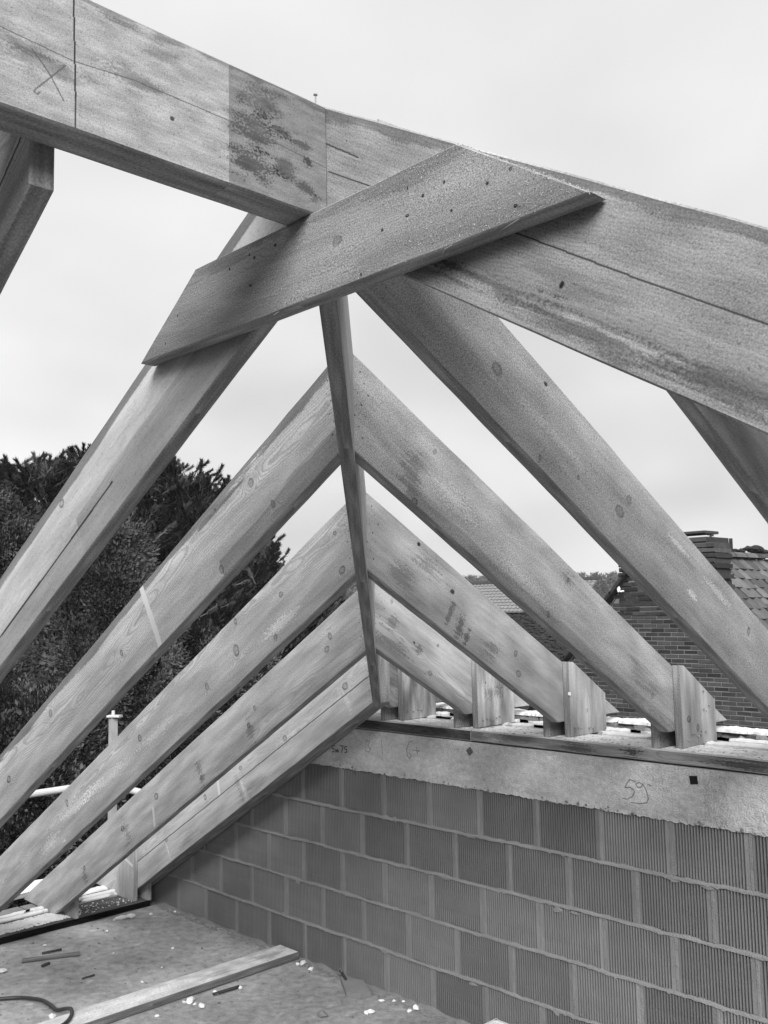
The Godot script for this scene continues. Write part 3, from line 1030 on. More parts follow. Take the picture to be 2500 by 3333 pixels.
# ------------------------------------------------------------------ rafters, hip, ridge, collar
func build_roof_frame() -> void:
	var c := 1.0 / sqrt(1.0 + TA * TA)
	var s := TA * c
	var a1 := (YA - YL) / s
	var yl := YL + 0.0015
	# last common pair
	var k := [[1.246, 0.038, 0.011, 0.62], [2.2, 0.12, 0.012], [3.1, 0.06, 0.012]]
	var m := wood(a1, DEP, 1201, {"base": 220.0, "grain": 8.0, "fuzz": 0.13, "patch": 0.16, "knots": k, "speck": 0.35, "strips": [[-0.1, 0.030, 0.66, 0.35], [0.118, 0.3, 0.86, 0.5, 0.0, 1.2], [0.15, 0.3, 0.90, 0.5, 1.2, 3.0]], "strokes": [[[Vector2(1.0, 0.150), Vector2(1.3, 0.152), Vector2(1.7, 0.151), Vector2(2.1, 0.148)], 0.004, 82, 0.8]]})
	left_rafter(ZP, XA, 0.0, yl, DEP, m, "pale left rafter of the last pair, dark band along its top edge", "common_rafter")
	m = wood(a1 - (XA - 1.9228) / c, DEP, 1211, {"base": 166.0, "grain": 20.0, "fuzz": 0.18, "knots": [[0.25, 0.06, 0.012], [0.6, 0.15, 0.012]], "strokes": [[[Vector2(0.02, 0.13), Vector2(0.4, 0.15)], 0.003, 70, 0.8]]})
	left_rafter(2.5815, 1.9220, 0.0, yl, DEP, m, "rafter butting the ridge beam at the photo's left edge", "common_rafter")
	var cr := 1.0 / sqrt(1.0 + TR * TR)
	var sr := TR * cr
	var rl := 2.9
	m = wood(rl, DEP, 1221, {"base": 171.0, "grain": 11.0, "fuzz": 0.28, "patch": 0.14, "res": 0.0015, "h": 200, "speck": 0.45, "pith": -0.5, "deep": 0.03, "streak": 0.08, "knots": [[0.705, 0.149, 0.0055, 0.3], [0.63, 0.055, 0.005, 0.8]],
		"strips": [[-0.1, 0.020, 0.80, 0.5], [0.165, 0.205, 0.90, 2.0]], "blots": [[0.55, 0.185, 0.16, 0.016, 0.84], [0.80, 0.192, 0.18, 0.018, 0.84], [1.05, 0.19, 0.2, 0.02, 0.85], [0.40, 0.18, 0.12, 0.014, 0.80], [0.7, 0.14, 0.1, 0.02, 0.92]],
		"strokes": [[[Vector2(0.088, 0.108), Vector2(0.35, 0.107), Vector2(0.602, 0.102), Vector2(0.80, 0.106), Vector2(1.026, 0.107), Vector2(1.5, 0.11)], 0.0011, 70, 0.6], [[Vector2(0.05, 0.062), Vector2(0.16, 0.068)], 0.0012, 70, 0.6], [[Vector2(0.07, 0.068), Vector2(0.17, 0.072)], 0.0010, 200, 0.35]]})
	var rp := PackedVector2Array([Vector2(0.002, 0), Vector2(rl, 0), Vector2(rl, DEP), Vector2(0.002 + DEP * TR, DEP)])
	var rr := board("common_rafter", self, Vector3(XA + 0.001, YA, ZP), Vector3(cr, -sr, 0), Vector3(-sr, -cr, 0), Vector3(0, 0, 1), TH, rp, rp, m, M.edge, 0.003, 0.0005)
	tag(rr, "large right rafter of the last pair with a long crack", "rafter", "rafters of the right roof slope")
	# ridge beam
	var rlen := 2.5
	m = wood(rlen, 0.2172, 1231, {"base": 186.0, "grain": 5.0, "fuzz": 0.22, "patch": 0.16, "pst": 2, "pfreq": 0.03, "streak": 0.05, "res": 0.00125, "h": 256, "speck": 0.45, "pith": 0.2, "blot_streak": 0.0008,
		"knots": [[0.33, 0.140, 0.004, 0.45]],
		"strips": [[-0.1, 0.012, 0.86, 0.8], [-0.1, 0.4, 0.80, 0.0, 0.0, 0.221]],
		"blots": [[0.155, 0.045, 0.045, 0.030, 0.78], [0.160, 0.100, 0.050, 0.035, 0.70], [0.170, 0.165, 0.055, 0.030, 0.66], [0.110, 0.085, 0.035, 0.014, 0.74], [0.060, 0.093, 0.035, 0.010, 0.74], [0.045, 0.122, 0.010, 0.012, 0.6], [0.10, 0.150, 0.03, 0.02, 0.75], [0.05, 0.175, 0.025, 0.012, 0.7], [0.03, 0.19, 0.02, 0.01, 0.75], [0.41, 0.10, 0.06, 0.018, 0.82], [0.55, 0.135, 0.09, 0.016, 0.85], [0.35, 0.035, 0.03, 0.02, 0.86], [0.58, 0.115, 0.06, 0.012, 0.85]],
		"strokes": [[[Vector2(0.502, 0.0), Vector2(0.500, 0.06), Vector2(0.498, 0.119), Vector2(0.4965, 0.170)], 0.0012, 50, 0.75], [[Vector2(0.4965, 0.170), Vector2(0.496, 0.215)], 0.0012, 70, 0.7],
			[[Vector2(0.564, 0.118), Vector2(0.546, 0.136), Vector2(0.535, 0.149), Vector2(0.514, 0.180)], 0.0010, 95, 0.5], [[Vector2(0.513, 0.123), Vector2(0.535, 0.150), Vector2(0.557, 0.176), Vector2(0.560, 0.182), Vector2(0.555, 0.184), Vector2(0.551, 0.178)], 0.0010, 100, 0.5],
			[[Vector2(0.62, 0.103), Vector2(0.50, 0.111), Vector2(0.40, 0.102), Vector2(0.186, 0.105), Vector2(0.0, 0.120)], 0.0010, 100, 0.45]]})
	var ridge := thing("ridge_beam", "thick pale ridge beam with water stain and pencilled cross", "beam")
	var rpoly := rect(0.001, 0, rlen, 0.2172)
	board("beam_body", ridge, Vector3(1.9616 + 0.0388, 1.7128, ZP), Vector3(0, 0, 1), Vector3(0, -1, 0), Vector3(1, 0, 0), 0.0776, rpoly, rpoly, m, M.edge, 0.003, 0.0008)
	var st := begin()
	tube(st, [Vector3(1.982, 1.70, 2.062), Vector3(1.982, 1.7400, 2.0615)], [0.0016, 0.0016], 6)
	tube(st, [Vector3(1.982, 1.7400, 2.0615), Vector3(1.982, 1.7425, 2.0615)], [0.0042, 0.0038], 8)
	part("nail", done(st, M.steel), ridge)
	# collar board
	var ytop := 1.4954
	var H := ytop - 1.336
	var clen := 2.593 - 1.394
	var holes := []
	var srcs := [Vector2(2.245, 1.459), Vector2(2.279, 1.435), Vector2(2.326, 1.442), Vector2(2.243, 1.413), Vector2(2.184, 1.407), Vector2(1.893, 1.467), Vector2(1.827, 1.461), Vector2(1.81, 1.472), Vector2(1.743, 1.461), Vector2(1.812, 1.409), Vector2(2.412, 1.41), Vector2(2.457, 1.417), Vector2(2.464, 1.358), Vector2(2.339, 1.391), Vector2(2.13, 1.345), Vector2(1.55, 1.41), Vector2(1.50, 1.36)]
	for p in srcs: holes.append([p.x - 1.394, ytop - p.y, 0.0030, 0.38])
	holes.append([2.07 - 1.394, ytop - 1.423, 0.010, 0.92])
	m = wood(clen, H, 1241, {"base": 164.0, "grain": 10.0, "fuzz": 0.42, "patch": 0.10, "pst": 3, "pfreq": 0.012, "streak": 0.05, "pith": -0.2, "ring": 0.0045, "res": 0.0012, "h": 192, "speck": 0.5, "knots": holes, "strips": [[-0.1, 0.022, 0.90, 1.5], [0.118, 0.2, 0.90, 1.8]], "blots": [[0.62, 0.135, 0.12, 0.022, 1.16], [0.95, 0.06, 0.10, 0.028, 1.12], [0.70, 0.085, 0.10, 0.02, 1.08]]})
	var cp := PackedVector2Array([Vector2(1.618 - 1.394, 0), Vector2(2.353 - 1.394, 0), Vector2(clen, H), Vector2(0, H)])
	var collar := thing("collar_board", "rough collar board nailed across the rafter pair below the ridge", "board")
	board("plank", collar, Vector3(1.394, ytop, ZP + 0.0405), Vector3(1, 0, 0), Vector3(0, -1, 0), Vector3(0, 0, 1), 0.0395, cp, cp, m, M.edge, 0.002, 0.0008)
	# sawdust and torn fibres clinging to the fresh cut
	var fl := begin()
	quad(fl, Vector3(-1.4, -0.25, 0), Vector3(-0.9, 0.3, 0.5), Vector3(1.5, 0.25, 0), Vector3(1.1, -0.3, 0.4))
	var mm := MultiMesh.new()
	mm.transform_format = MultiMesh.TRANSFORM_3D
	mm.mesh = done(fl, plain(0.50, 0.95, 0.1))
	mm.instance_count = 1700
	for i in 1700:
		var t := rng.randf()
		var pos: Vector3
		var sc := rng.randf_range(0.0005, 0.0016)
		if i < 520:
			var q := rng.randf()
			pos = Vector3(lerpf(2.353, 2.593, q), lerpf(ytop, 1.336, q), rng.randf_range(ZP + 0.012, ZP + 0.044)) + Vector3(rng.randf_range(-0.003, 0.002), rng.randf_range(-0.002, 0.003), 0)
			sc *= 1.15
		else:
			var x := 1.45 + 1.13 * pow(rng.randf(), 0.4)
			var y := rng.randf_range(1.338, ytop - 0.002)
			if x > 2.353 + (ytop - y) * 1.5: x -= 0.25
			pos = Vector3(x, y, ZP + 0.0412)
		mm.set_instance_transform(i, Transform3D(Basis.from_euler(Vector3(rng.randf() * 0.8, rng.randf() * 0.8, rng.randf() * TAU)).scaled(Vector3(sc, sc, sc)), pos))
	var mi := MultiMeshInstance3D.new()
	mi.multimesh = mm
	mi.name = "sawdust"
	mi.set_meta("kind", "stuff")
	collar.add_child(mi)
	for sp in [[Vector3(2.462, 1.362, 2.092), Vector3(2.50, 1.349, 2.098), Vector3(2.535, 1.345, 2.094)], [Vector3(2.47, 1.337, 2.090), Vector3(2.455, 1.330, 2.096), Vector3(2.443, 1.326, 2.098)], [Vector3(2.34, 1.336, 2.091), Vector3(2.33, 1.330, 2.098), Vector3(2.322, 1.322, 2.096)], [Vector3(1.90, 1.336, 2.088), Vector3(1.893, 1.329, 2.096), Vector3(1.886, 1.326, 2.09)], [Vector3(1.47, 1.336, 2.09), Vector3(1.463, 1.331, 2.096), Vector3(1.452, 1.330, 2.094)]]:
		st = begin()
		tube(st, sp, [0.0006, 0.0005, 0.0002], 4)
		part("splinter", done(st, M.edge), collar)
	# left jack rafters, top to bottom
	var names := ["left jack rafter marked with a white chalk line", "left jack rafter splashed with pale plaster, second below the chalked one", "left jack rafter with its sawn foot in view above the eaves plate", "lowest left jack rafter, running close along the block wall"]
	var zs := [1.5728, 1.0797, 0.6026, 0.1394]
	var opt := [
		{"base": 202.0, "grain": 24.0, "fuzz": 0.28, "patch": 0.18, "ring": 0.0060, "deep": 0.030, "pith": 0.45, "knots": [[1.054, 0.065, 0.014, 0.8], [1.001, 0.176, 0.012, 0.8], [1.3, 0.199, 0.016, 0.7], [1.931, 0.125, 0.013, 0.62], [1.24, 0.029, 0.006], [2.5, 0.06, 0.015], [2.95, 0.12, 0.014, 0.5], [3.2, 0.17, 0.015]], "strips": [[-0.1, 0.030, 0.72, 1.2], [0.165, 0.3, 0.80, 1.1, 0.0, 1.3]], "chalk": [[[Vector2(1.716, 0.012), Vector2(1.712, 0.09), Vector2(1.706, 0.216)], 0.022, 235, 0.6]]},
		{"base": 194.0, "grain": 22.0, "fuzz": 0.28, "patch": 0.18, "ring": 0.0056, "deep": 0.035, "pith": 0.25, "knots": [[1.322, 0.18, 0.013, 0.75], [1.287, 0.056, 0.008], [1.642, 0.078, 0.010], [1.927, 0.019, 0.014], [1.744, 0.189, 0.009], [1.977, 0.114, 0.024, 0.85], [2.766, 0.091, 0.017, 0.6], [2.215, 0.139, 0.015], [3.513, 0.062, 0.018]], "blots": [[3.1, 0.12, 0.25, 0.03, 1.2], [2.6, 0.13, 0.15, 0.02, 1.16], [3.75, 0.16, 0.10, 0.03, 1.22], [1.7, 0.16, 0.12, 0.022, 1.22], [3.45, 0.11, 0.2, 0.025, 1.18], [3.62, 0.20, 0.02, 0.012, 1.28]]},
		{"base": 184.0, "grain": 13.0, "fuzz": 0.26, "patch": 0.18, "ring": 0.007, "deep": 0.04, "pith": 0.9, "knots": [[1.975, 0.073, 0.017, 0.75], [2.02, 0.11, 0.013, 0.75], [2.584, 0.09, 0.012], [2.662, 0.137, 0.011, 0.55], [3.543, 0.092, 0.016, 0.65], [3.936, 0.101, 0.014, 0.6], [3.127, 0.177, 0.012], [4.434, 0.127, 0.011, 0.6]], "blots": [[3.90, 0.13, 0.05, 0.05, 0.80], [3.12, 0.16, 0.03, 0.06, 0.78], [2.66, 0.16, 0.025, 0.05, 0.8], [4.45, 0.16, 0.03, 0.05, 0.82], [4.7, 0.06, 0.12, 0.05, 1.06]], "chalk": [[[Vector2(3.60, 0.13), Vector2(3.63, 0.21)], 0.012, 225, 0.6]]},
		{"base": 198.0, "grain": 13.0, "fuzz": 0.26, "patch": 0.16, "ring": 0.0065, "deep": 0.04, "pith": 0.1, "knots": [[2.478, 0.075, 0.017, 0.7], [3.017, 0.083, 0.014], [3.828, 0.049, 0.016, 0.65], [4.319, 0.102, 0.011, 0.6], [3.44, 0.053, 0.012]], "blots": [[2.50, 0.15, 0.02, 0.07, 1.14], [3.47, 0.15, 0.02, 0.07, 1.18], [4.33, 0.17, 0.012, 0.06, 1.2], [3.50, 0.12, 0.025, 0.08, 0.86], [4.1, 0.18, 0.12, 0.03, 0.86], [3.35, 0.19, 0.1, 0.025, 0.9]], "chalk": [[[Vector2(3.67, 0.03), Vector2(3.69, 0.09)], 0.016, 235, 0.65], [[Vector2(2.2, 0.113), Vector2(3.0, 0.105), Vector2(3.9, 0.096), Vector2(4.8, 0.088)], 0.003, 88, 0.8]]},
	]
	for i in 4:
		var z: float = zs[i]
		var xt := hip_x(z)
		var a0 := (XA - xt) / c
		var o: Dictionary = opt[i]
		o["knots"] = rel(o.knots, a0)
		# rows of nail holes where the rafter is spiked to the hip
		for n in 6: o.knots.append([0.10 + 0.013 * (n % 2) + 0.016 * n * 0.55, 0.035 + 0.027 * n, 0.0024, 0.42])
		if o.has("blots"): o["blots"] = rel(o.blots, a0)
		if o.has("strips"):
			for q in o.strips:
				if q.size() > 4:
					q[4] = maxf(0.0, q[4] - a0)
					q[5] = q[5] - a0
		o["strokes"] = rel_strokes(o.get("chalk", []), a0)
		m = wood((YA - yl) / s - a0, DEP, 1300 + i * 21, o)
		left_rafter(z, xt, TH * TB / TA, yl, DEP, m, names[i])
	m = wood(5.3 - (XA - hip_x(0.098)) / c, DEP, 1399, {"base": 140.0, "grain": 12.0})
	var wf := left_rafter(0.0985, hip_x(0.0985), 0.0, yl, DEP - 0.002, m, "dark trimmer rafter squeezed between the lowest left rafter and the wall", "trimmer_rafter")
	wf.scale.z = 2.2
	# rafters of the hip slope
	var cb := 1.0 / sqrt(1.0 + TB * TB)
	var sb := TB * cb
	var ab := (YA - 0.306) / sb
	var jn := ["widest-looking hip slope rafter, rising to the apex behind the collar board", "hip slope rafter ending at the rightmost full gusset with the round knot", "hip slope rafter with dark drip stains, second from the chimney side", "pale knotty hip slope rafter, short, low on the hip", "stub of hip slope rafter at the very foot of the hip", "hip slope rafter cut off by the photo's right edge"]
	var xsj := [1.9496, 1.4727, 0.9858, 0.5015, 0.0400, 2.4080]
	var jo := [
		{"base": 182.0, "grain": 13.0, "fuzz": 0.44, "patch": 0.16, "pst": 2, "pfreq": 0.012, "streak": 0.05, "pith": -0.2, "ring": 0.0048, "speck": 0.4, "res": 0.002, "h": 176, "knots": [[0.632, 0.114, 0.016, 0.9], [0.794, 0.029, 0.006, 0.45], [0.856, 0.203, 0.008], [1.006, 0.156, 0.006, 0.5], [1.223, 0.077, 0.013, 0.95], [1.966, 0.069, 0.014], [1.20, 0.13, 0.016, 0.85]], "blots": [[1.62, 0.14, 0.03, 0.014, 1.3], [0.9, 0.12, 0.16, 0.014, 1.12], [1.5, 0.05, 0.06, 0.008, 1.2], [1.75, 0.06, 0.08, 0.010, 1.2], [1.95, 0.14, 0.15, 0.03, 1.1]]},
		{"base": 186.0, "grain": 13.0, "fuzz": 0.44, "patch": 0.17, "pst": 2, "pfreq": 0.012, "streak": 0.05, "pith": 1.2, "ring": 0.0048, "speck": 0.4, "res": 0.002, "h": 176, "strips": [[0.188, 0.3, 0.86, 0.6, 0.9, 3.0]], "knots": [[0.942, 0.047, 0.010, 0.8], [0.94, 0.218, 0.011, 0.7], [1.659, 0.048, 0.009, 0.6], [1.616, 0.198, 0.012, 0.9], [2.287, 0.159, 0.011, 0.9]], "blots": [[0.9, 0.15, 0.05, 0.05, 0.8], [1.05, 0.12, 0.12, 0.03, 1.16], [1.45, 0.16, 0.2, 0.03, 1.12], [1.66, 0.05, 0.04, 0.03, 0.82], [2.2, 0.12, 0.1, 0.04, 0.88]]},
		{"base": 184.0, "grain": 14.0, "fuzz": 0.26, "patch": 0.20, "pst": 2, "pfreq": 0.012, "streak": 0.05, "pith": 1.2, "res": 0.002, "h": 160, "knots": [[1.428, 0.02, 0.007, 0.3], [1.655, 0.08, 0.009, 0.4], [2.08, 0.109, 0.013, 0.8], [2.13, 0.17, 0.013, 0.85]], "blots": [[1.5, 0.07, 0.10, 0.03, 0.82], [1.75, 0.17, 0.02, 0.05, 0.72], [1.80, 0.18, 0.012, 0.05, 0.70], [1.68, 0.16, 0.012, 0.05, 0.75], [1.95, 0.15, 0.05, 0.04, 0.8], [1.4, 0.16, 0.06, 0.04, 0.86]]},
		{"base": 206.0, "grain": 20.0, "fuzz": 0.12, "patch": 0.24, "knots": [[1.817, 0.022, 0.009, 0.9], [2.01, 0.105, 0.005, 0.4], [2.147, 0.05, 0.006, 0.6], [2.156, 0.172, 0.011, 0.85]], "strips": [[0.18, 0.3, 0.84, 1.4]], "blots": [[1.86, 0.09, 0.03, 0.03, 0.8], [2.05, 0.12, 0.02, 0.02, 0.78], [1.9, 0.17, 0.1, 0.02, 0.82]]},
		{"base": 150.0, "grain": 12.0, "fuzz": 0.2, "patch": 0.4, "knots": [[2.35, 0.1, 0.01]]},
		{"base": 166.0, "grain": 8.0, "fuzz": 0.2, "patch": 0.16, "res": 0.002, "knots": [[1.4, 0.1, 0.01]]},
	]
	for i in 6:
		var x: float = xsj[i]
		var zt := hip_z(x)
		var sh := TH * TA / TB
		if i == 0:
			zt = 2.0085
			sh = 0.0
		if i == 5:
			zt = ZH - (x - XA) * TA / TB - 0.01
			sh = -TH
		var a0 := (ZH - zt) / cb
		var o: Dictionary = jo[i]
		o["knots"] = rel(o.knots, a0)
		if i > 0:
			for n in 9: o.knots.append([0.075 + 0.02 * ((n * 7) % 3) + 0.012 * n * 0.55, 0.028 + 0.019 * n, 0.0024, 0.42])
		if o.has("blots"): o["blots"] = rel(o.blots, a0)
		if o.has("strips"):
			for q in o.strips:
				if q.size() > 4:
					q[4] = maxf(0.0, q[4] - a0)
					q[5] = q[5] - a0
		m = wood(ab - a0, DEP, 1500 + i * 23, o)
		hip_slope_rafter(x, zt, sh, m, jn[i])
	# hip rafters
	for side: float in [1.0, -1.0]:
		var h := Vector3(-side / TA, -1, -1.0 / TB).normalized()
		var flat := Vector3(h.x, 0, h.z).normalized()
		var dn := (Vector3.DOWN - h * Vector3.DOWN.dot(h)).normalized()
		var nr := Vector3(-flat.z, 0, flat.x) * side
		if nr.x < 0: nr = -nr
		var w0 := -0.040 if side > 0 else 0.0
		var o := Vector3(XA, YA + 0.012, ZH) + nr * (w0 + 0.0185)
		var hd := 0.282 if side > 0 else 0.225
		var cosv := flat.dot(h)
		var q0 := 0.075
		var L := (ZH + 0.02) / -h.z
		var al := func(b: float, y: float) -> float: return (YA + 0.012 - y + dn.y * b) / -h.y
		var hp := PackedVector2Array([Vector2(q0, 0), Vector2(al.call(0.0, 0.50) + 0.20, 0), Vector2(al.call(0.0, 0.33), 0), Vector2(al.call(hd, 0.33), hd), Vector2(q0 + hd * (-h.y) / cosv, hd)])
		hp = PackedVector2Array([Vector2(q0, 0), Vector2(al.call(0.0, 0.318), 0), Vector2(al.call(hd, 0.318), hd), Vector2(q0 + hd * (-h.y) / cosv, hd)])
		m = wood(3.0, hd, 1700 + int(side), {"base": 215.0, "grain": 24.0, "fuzz": 0.2, "patch": 0.2, "knots": [[1.2, 0.1, 0.012], [2.0, 0.2, 0.012]]})
		var hb := board("hip_rafter", self, o, h, dn, nr, 0.037, hp, hp, m, M.edge_dark, 0.003, 0.0012)
		tag(hb, "central hip rafter, its dark underside running down to the wall corner" if side > 0 else "opposite hip rafter hidden behind the right rafter", "rafter", "hip rafters")

# ------------------------------------------------------------------ gusset boards that stand the rafters on the plates
func nails(parent: Node, face_x: float, pts: Array) -> void:
	var g := RandomNumberGenerator.new()
	g.seed = int(face_x * 1000.0)
	for p in pts:
		var st := begin()
		var d := Vector3(1, g.randf_range(-0.5, 0.3), g.randf_range(-0.3, 0.5)).normalized()
		var o := Vector3(face_x - 0.002, p.y, p.x)
		var l := g.randf_range(0.004, 0.009)
		tube(st, [o, o + d * l], [0.0014, 0.0014], 5)
		tube(st, [o + d * l, o + d * (l + 0.0016)], [0.0036, 0.0034], 7)
		part("nail", done(st, M.steel), parent)

func build_gussets() -> void:
	var labels := [["gusset board with a round dark knot and a row of nail heads", "rear gusset behind the knotty nailed gusset"], ["gusset board with a pale chip on its edge, on the frosted plate", "rear gusset behind the chipped-edge gusset"], ["gusset board with blotchy mould and three high nails, left of the chipped one", "rear gusset behind the mouldy gusset"], ["darkest small gusset board nearest the hip foot", "rear gusset right beside the hip foot"], ["", ""], ["gusset board under the rafter at the photo's right edge", "rear gusset at the photo's right edge"]]
	var xs := [1.4727, 0.9858, 0.5015, 0.0400, 1.9496, 2.408]
	var go := [
		{"base": 176.0, "grain": 8.0, "fuzz": 0.10, "patch": 0.2, "knots": [[0.105, 0.050, 0.013, 0.55], [0.065, 0.115, 0.011, 0.7], [0.05, 0.14, 0.004, 0.4]], "h": 128},
		{"base": 188.0, "grain": 16.0, "fuzz": 0.10, "patch": 0.3, "knots": [[0.1, 0.12, 0.006]], "h": 128},
		{"base": 188.0, "grain": 8.0, "fuzz": 0.12, "patch": 0.4, "knots": [[0.2, 0.06, 0.004, 0.3]], "blots": [[0.15, 0.10, 0.03, 0.06, 0.8], [0.25, 0.2, 0.03, 0.04, 0.78]], "h": 128},
		{"base": 158.0, "grain": 8.0, "fuzz": 0.12, "patch": 0.4, "h": 128},
		{"base": 176.0, "h": 64}, {"base": 176.0, "h": 64}]
	for i in 4:
		var x: float = xs[i]
		for rear in 2:
			var zf := -0.050 if rear == 0 else -0.004
			var top := func(z: float) -> float: return YA - (ZH - z) * TB
			var zb := -0.306
			var hgt: float = top.call(zf)
			# a runs upward from the plate, b backwards from the front edge
			var poly := PackedVector2Array([Vector2(0, 0), Vector2(hgt - YP - 0.001, 0), Vector2(hgt - YP - 0.004, 0.034), Vector2(top.call(zb) - YP + 0.004, zf - zb), Vector2(0, zf - zb)])
			if i == 3:
				poly = PackedVector2Array([Vector2(0, 0), Vector2(0.255, 0), Vector2(0.250, 0.034), Vector2(0.115, 0.23), Vector2(0, 0.23)])
			var th := 0.031
			var m := wood(0.31, 0.26, 1800 + i * 11 + rear * 5, go[i] if rear == 0 else {"base": 174.0, "h": 64})
			var fx := x + 0.0005 + th if rear == 0 else x - TH - 0.0005
			var gb := thing("gusset_board", labels[i][rear], "gusset board", Vector3(fx, YP + 0.001, zf), "gusset boards on the gable wall plate")
			board("plank", gb, Vector3.ZERO, Vector3(0, 1, 0), Vector3(0, 0, -1), Vector3(1, 0, 0), th, poly, poly, m, M.edge_dark if rear == 0 else M.edge, 0.002)
			if rear == 0:
				var sets := [[Vector2(-0.09, 0.028), Vector2(-0.115, 0.048), Vector2(-0.135, 0.044), Vector2(-0.155, 0.037), Vector2(-0.18, 0.037), Vector2(-0.215, 0.045), Vector2(-0.215, 0.105 + 0.09), Vector2(-0.25, 0.14), Vector2(-0.23, 0.125), Vector2(-0.205, 0.127)],
					[Vector2(-0.075, 0.04), Vector2(-0.075, 0.03), Vector2(-0.10, 0.032), Vector2(-0.115, 0.033), Vector2(-0.175, 0.025), Vector2(-0.20, 0.021)],
					[Vector2(-0.08, 0.033), Vector2(-0.11, 0.037), Vector2(-0.13, 0.031), Vector2(-0.15, 0.027), Vector2(-0.175, 0.033), Vector2(-0.195, 0.038), Vector2(-0.185, 0.17), Vector2(-0.215, 0.168), Vector2(-0.25, 0.16)],
					[Vector2(-0.08, 0.045), Vector2(-0.12, 0.038), Vector2(-0.15, 0.042), Vector2(-0.17, 0.040), Vector2(-0.14, 0.165)]]
				var rel_pts := []
				for p: Vector2 in sets[i]: rel_pts.append(Vector2(p.x - zf, p.y))
				nails(gb, 0.0, rel_pts)
				if i == 1:
					var st := begin()
					box(st, Vector3(0.0005, 0.172, 0.002), Vector3(0.010, 0.012, 0.004))
					part("pale_chip", done(st, M.chip), gb)
	# left eaves: planes z = const
	var lt := func(xx: float) -> float: return YA - (XA - xx) * TA
	var defs := [[0.1394, true, "pale gusset board at the foot of the lowest left rafter"], [0.1394, false, "rear gusset in the dark corner behind the lowest left rafter"], [0.6026, false, "gusset block under the foot of the left rafter with sawn end"]]
	for k in 3:
		var z: float = defs[k][0]
		var th := 0.028
		var x0 := -2.018 if defs[k][1] else -1.975
		var x1 := -2.243
		var ytop: float = lt.call(x0) - 0.0
		var yb: float = YL + 0.001
		if k == 0: ytop = -0.628
		var poly := PackedVector2Array([Vector2(0, 0), Vector2(ytop - yb, 0), Vector2(-0.735 - yb, 0.135), Vector2(-0.810 - yb, 0.21), Vector2(0, 0.225)])
		if k > 0: poly = PackedVector2Array([Vector2(0, 0), Vector2(ytop - yb - 0.01, 0), Vector2(float(lt.call(x1)) - yb, x0 - x1), Vector2(0, x0 - x1)])
		var m := wood(0.34, 0.26, 1900 + k * 9, {"base": 186.0 if k == 0 else 168.0, "grain": 8.0, "fuzz": 0.1, "patch": 0.16, "h": 96, "strokes": [[[Vector2(0.22, 0.02), Vector2(0.235, 0.07), Vector2(0.25, 0.12)], 0.014, 225, 0.5]] if k == 0 else []})
		var zz := z + th + 0.0005 if defs[k][1] else z - TH - 0.0005
		var gb := thing("gusset_board", defs[k][2], "gusset board", Vector3(x0, yb, zz), "gusset boards on the eaves plate")
		board("plank", gb, Vector3.ZERO, Vector3(0, 1, 0), Vector3(-1, 0, 0), Vector3(0, 0, 1), th, poly, poly, m, M.edge, 0.002)

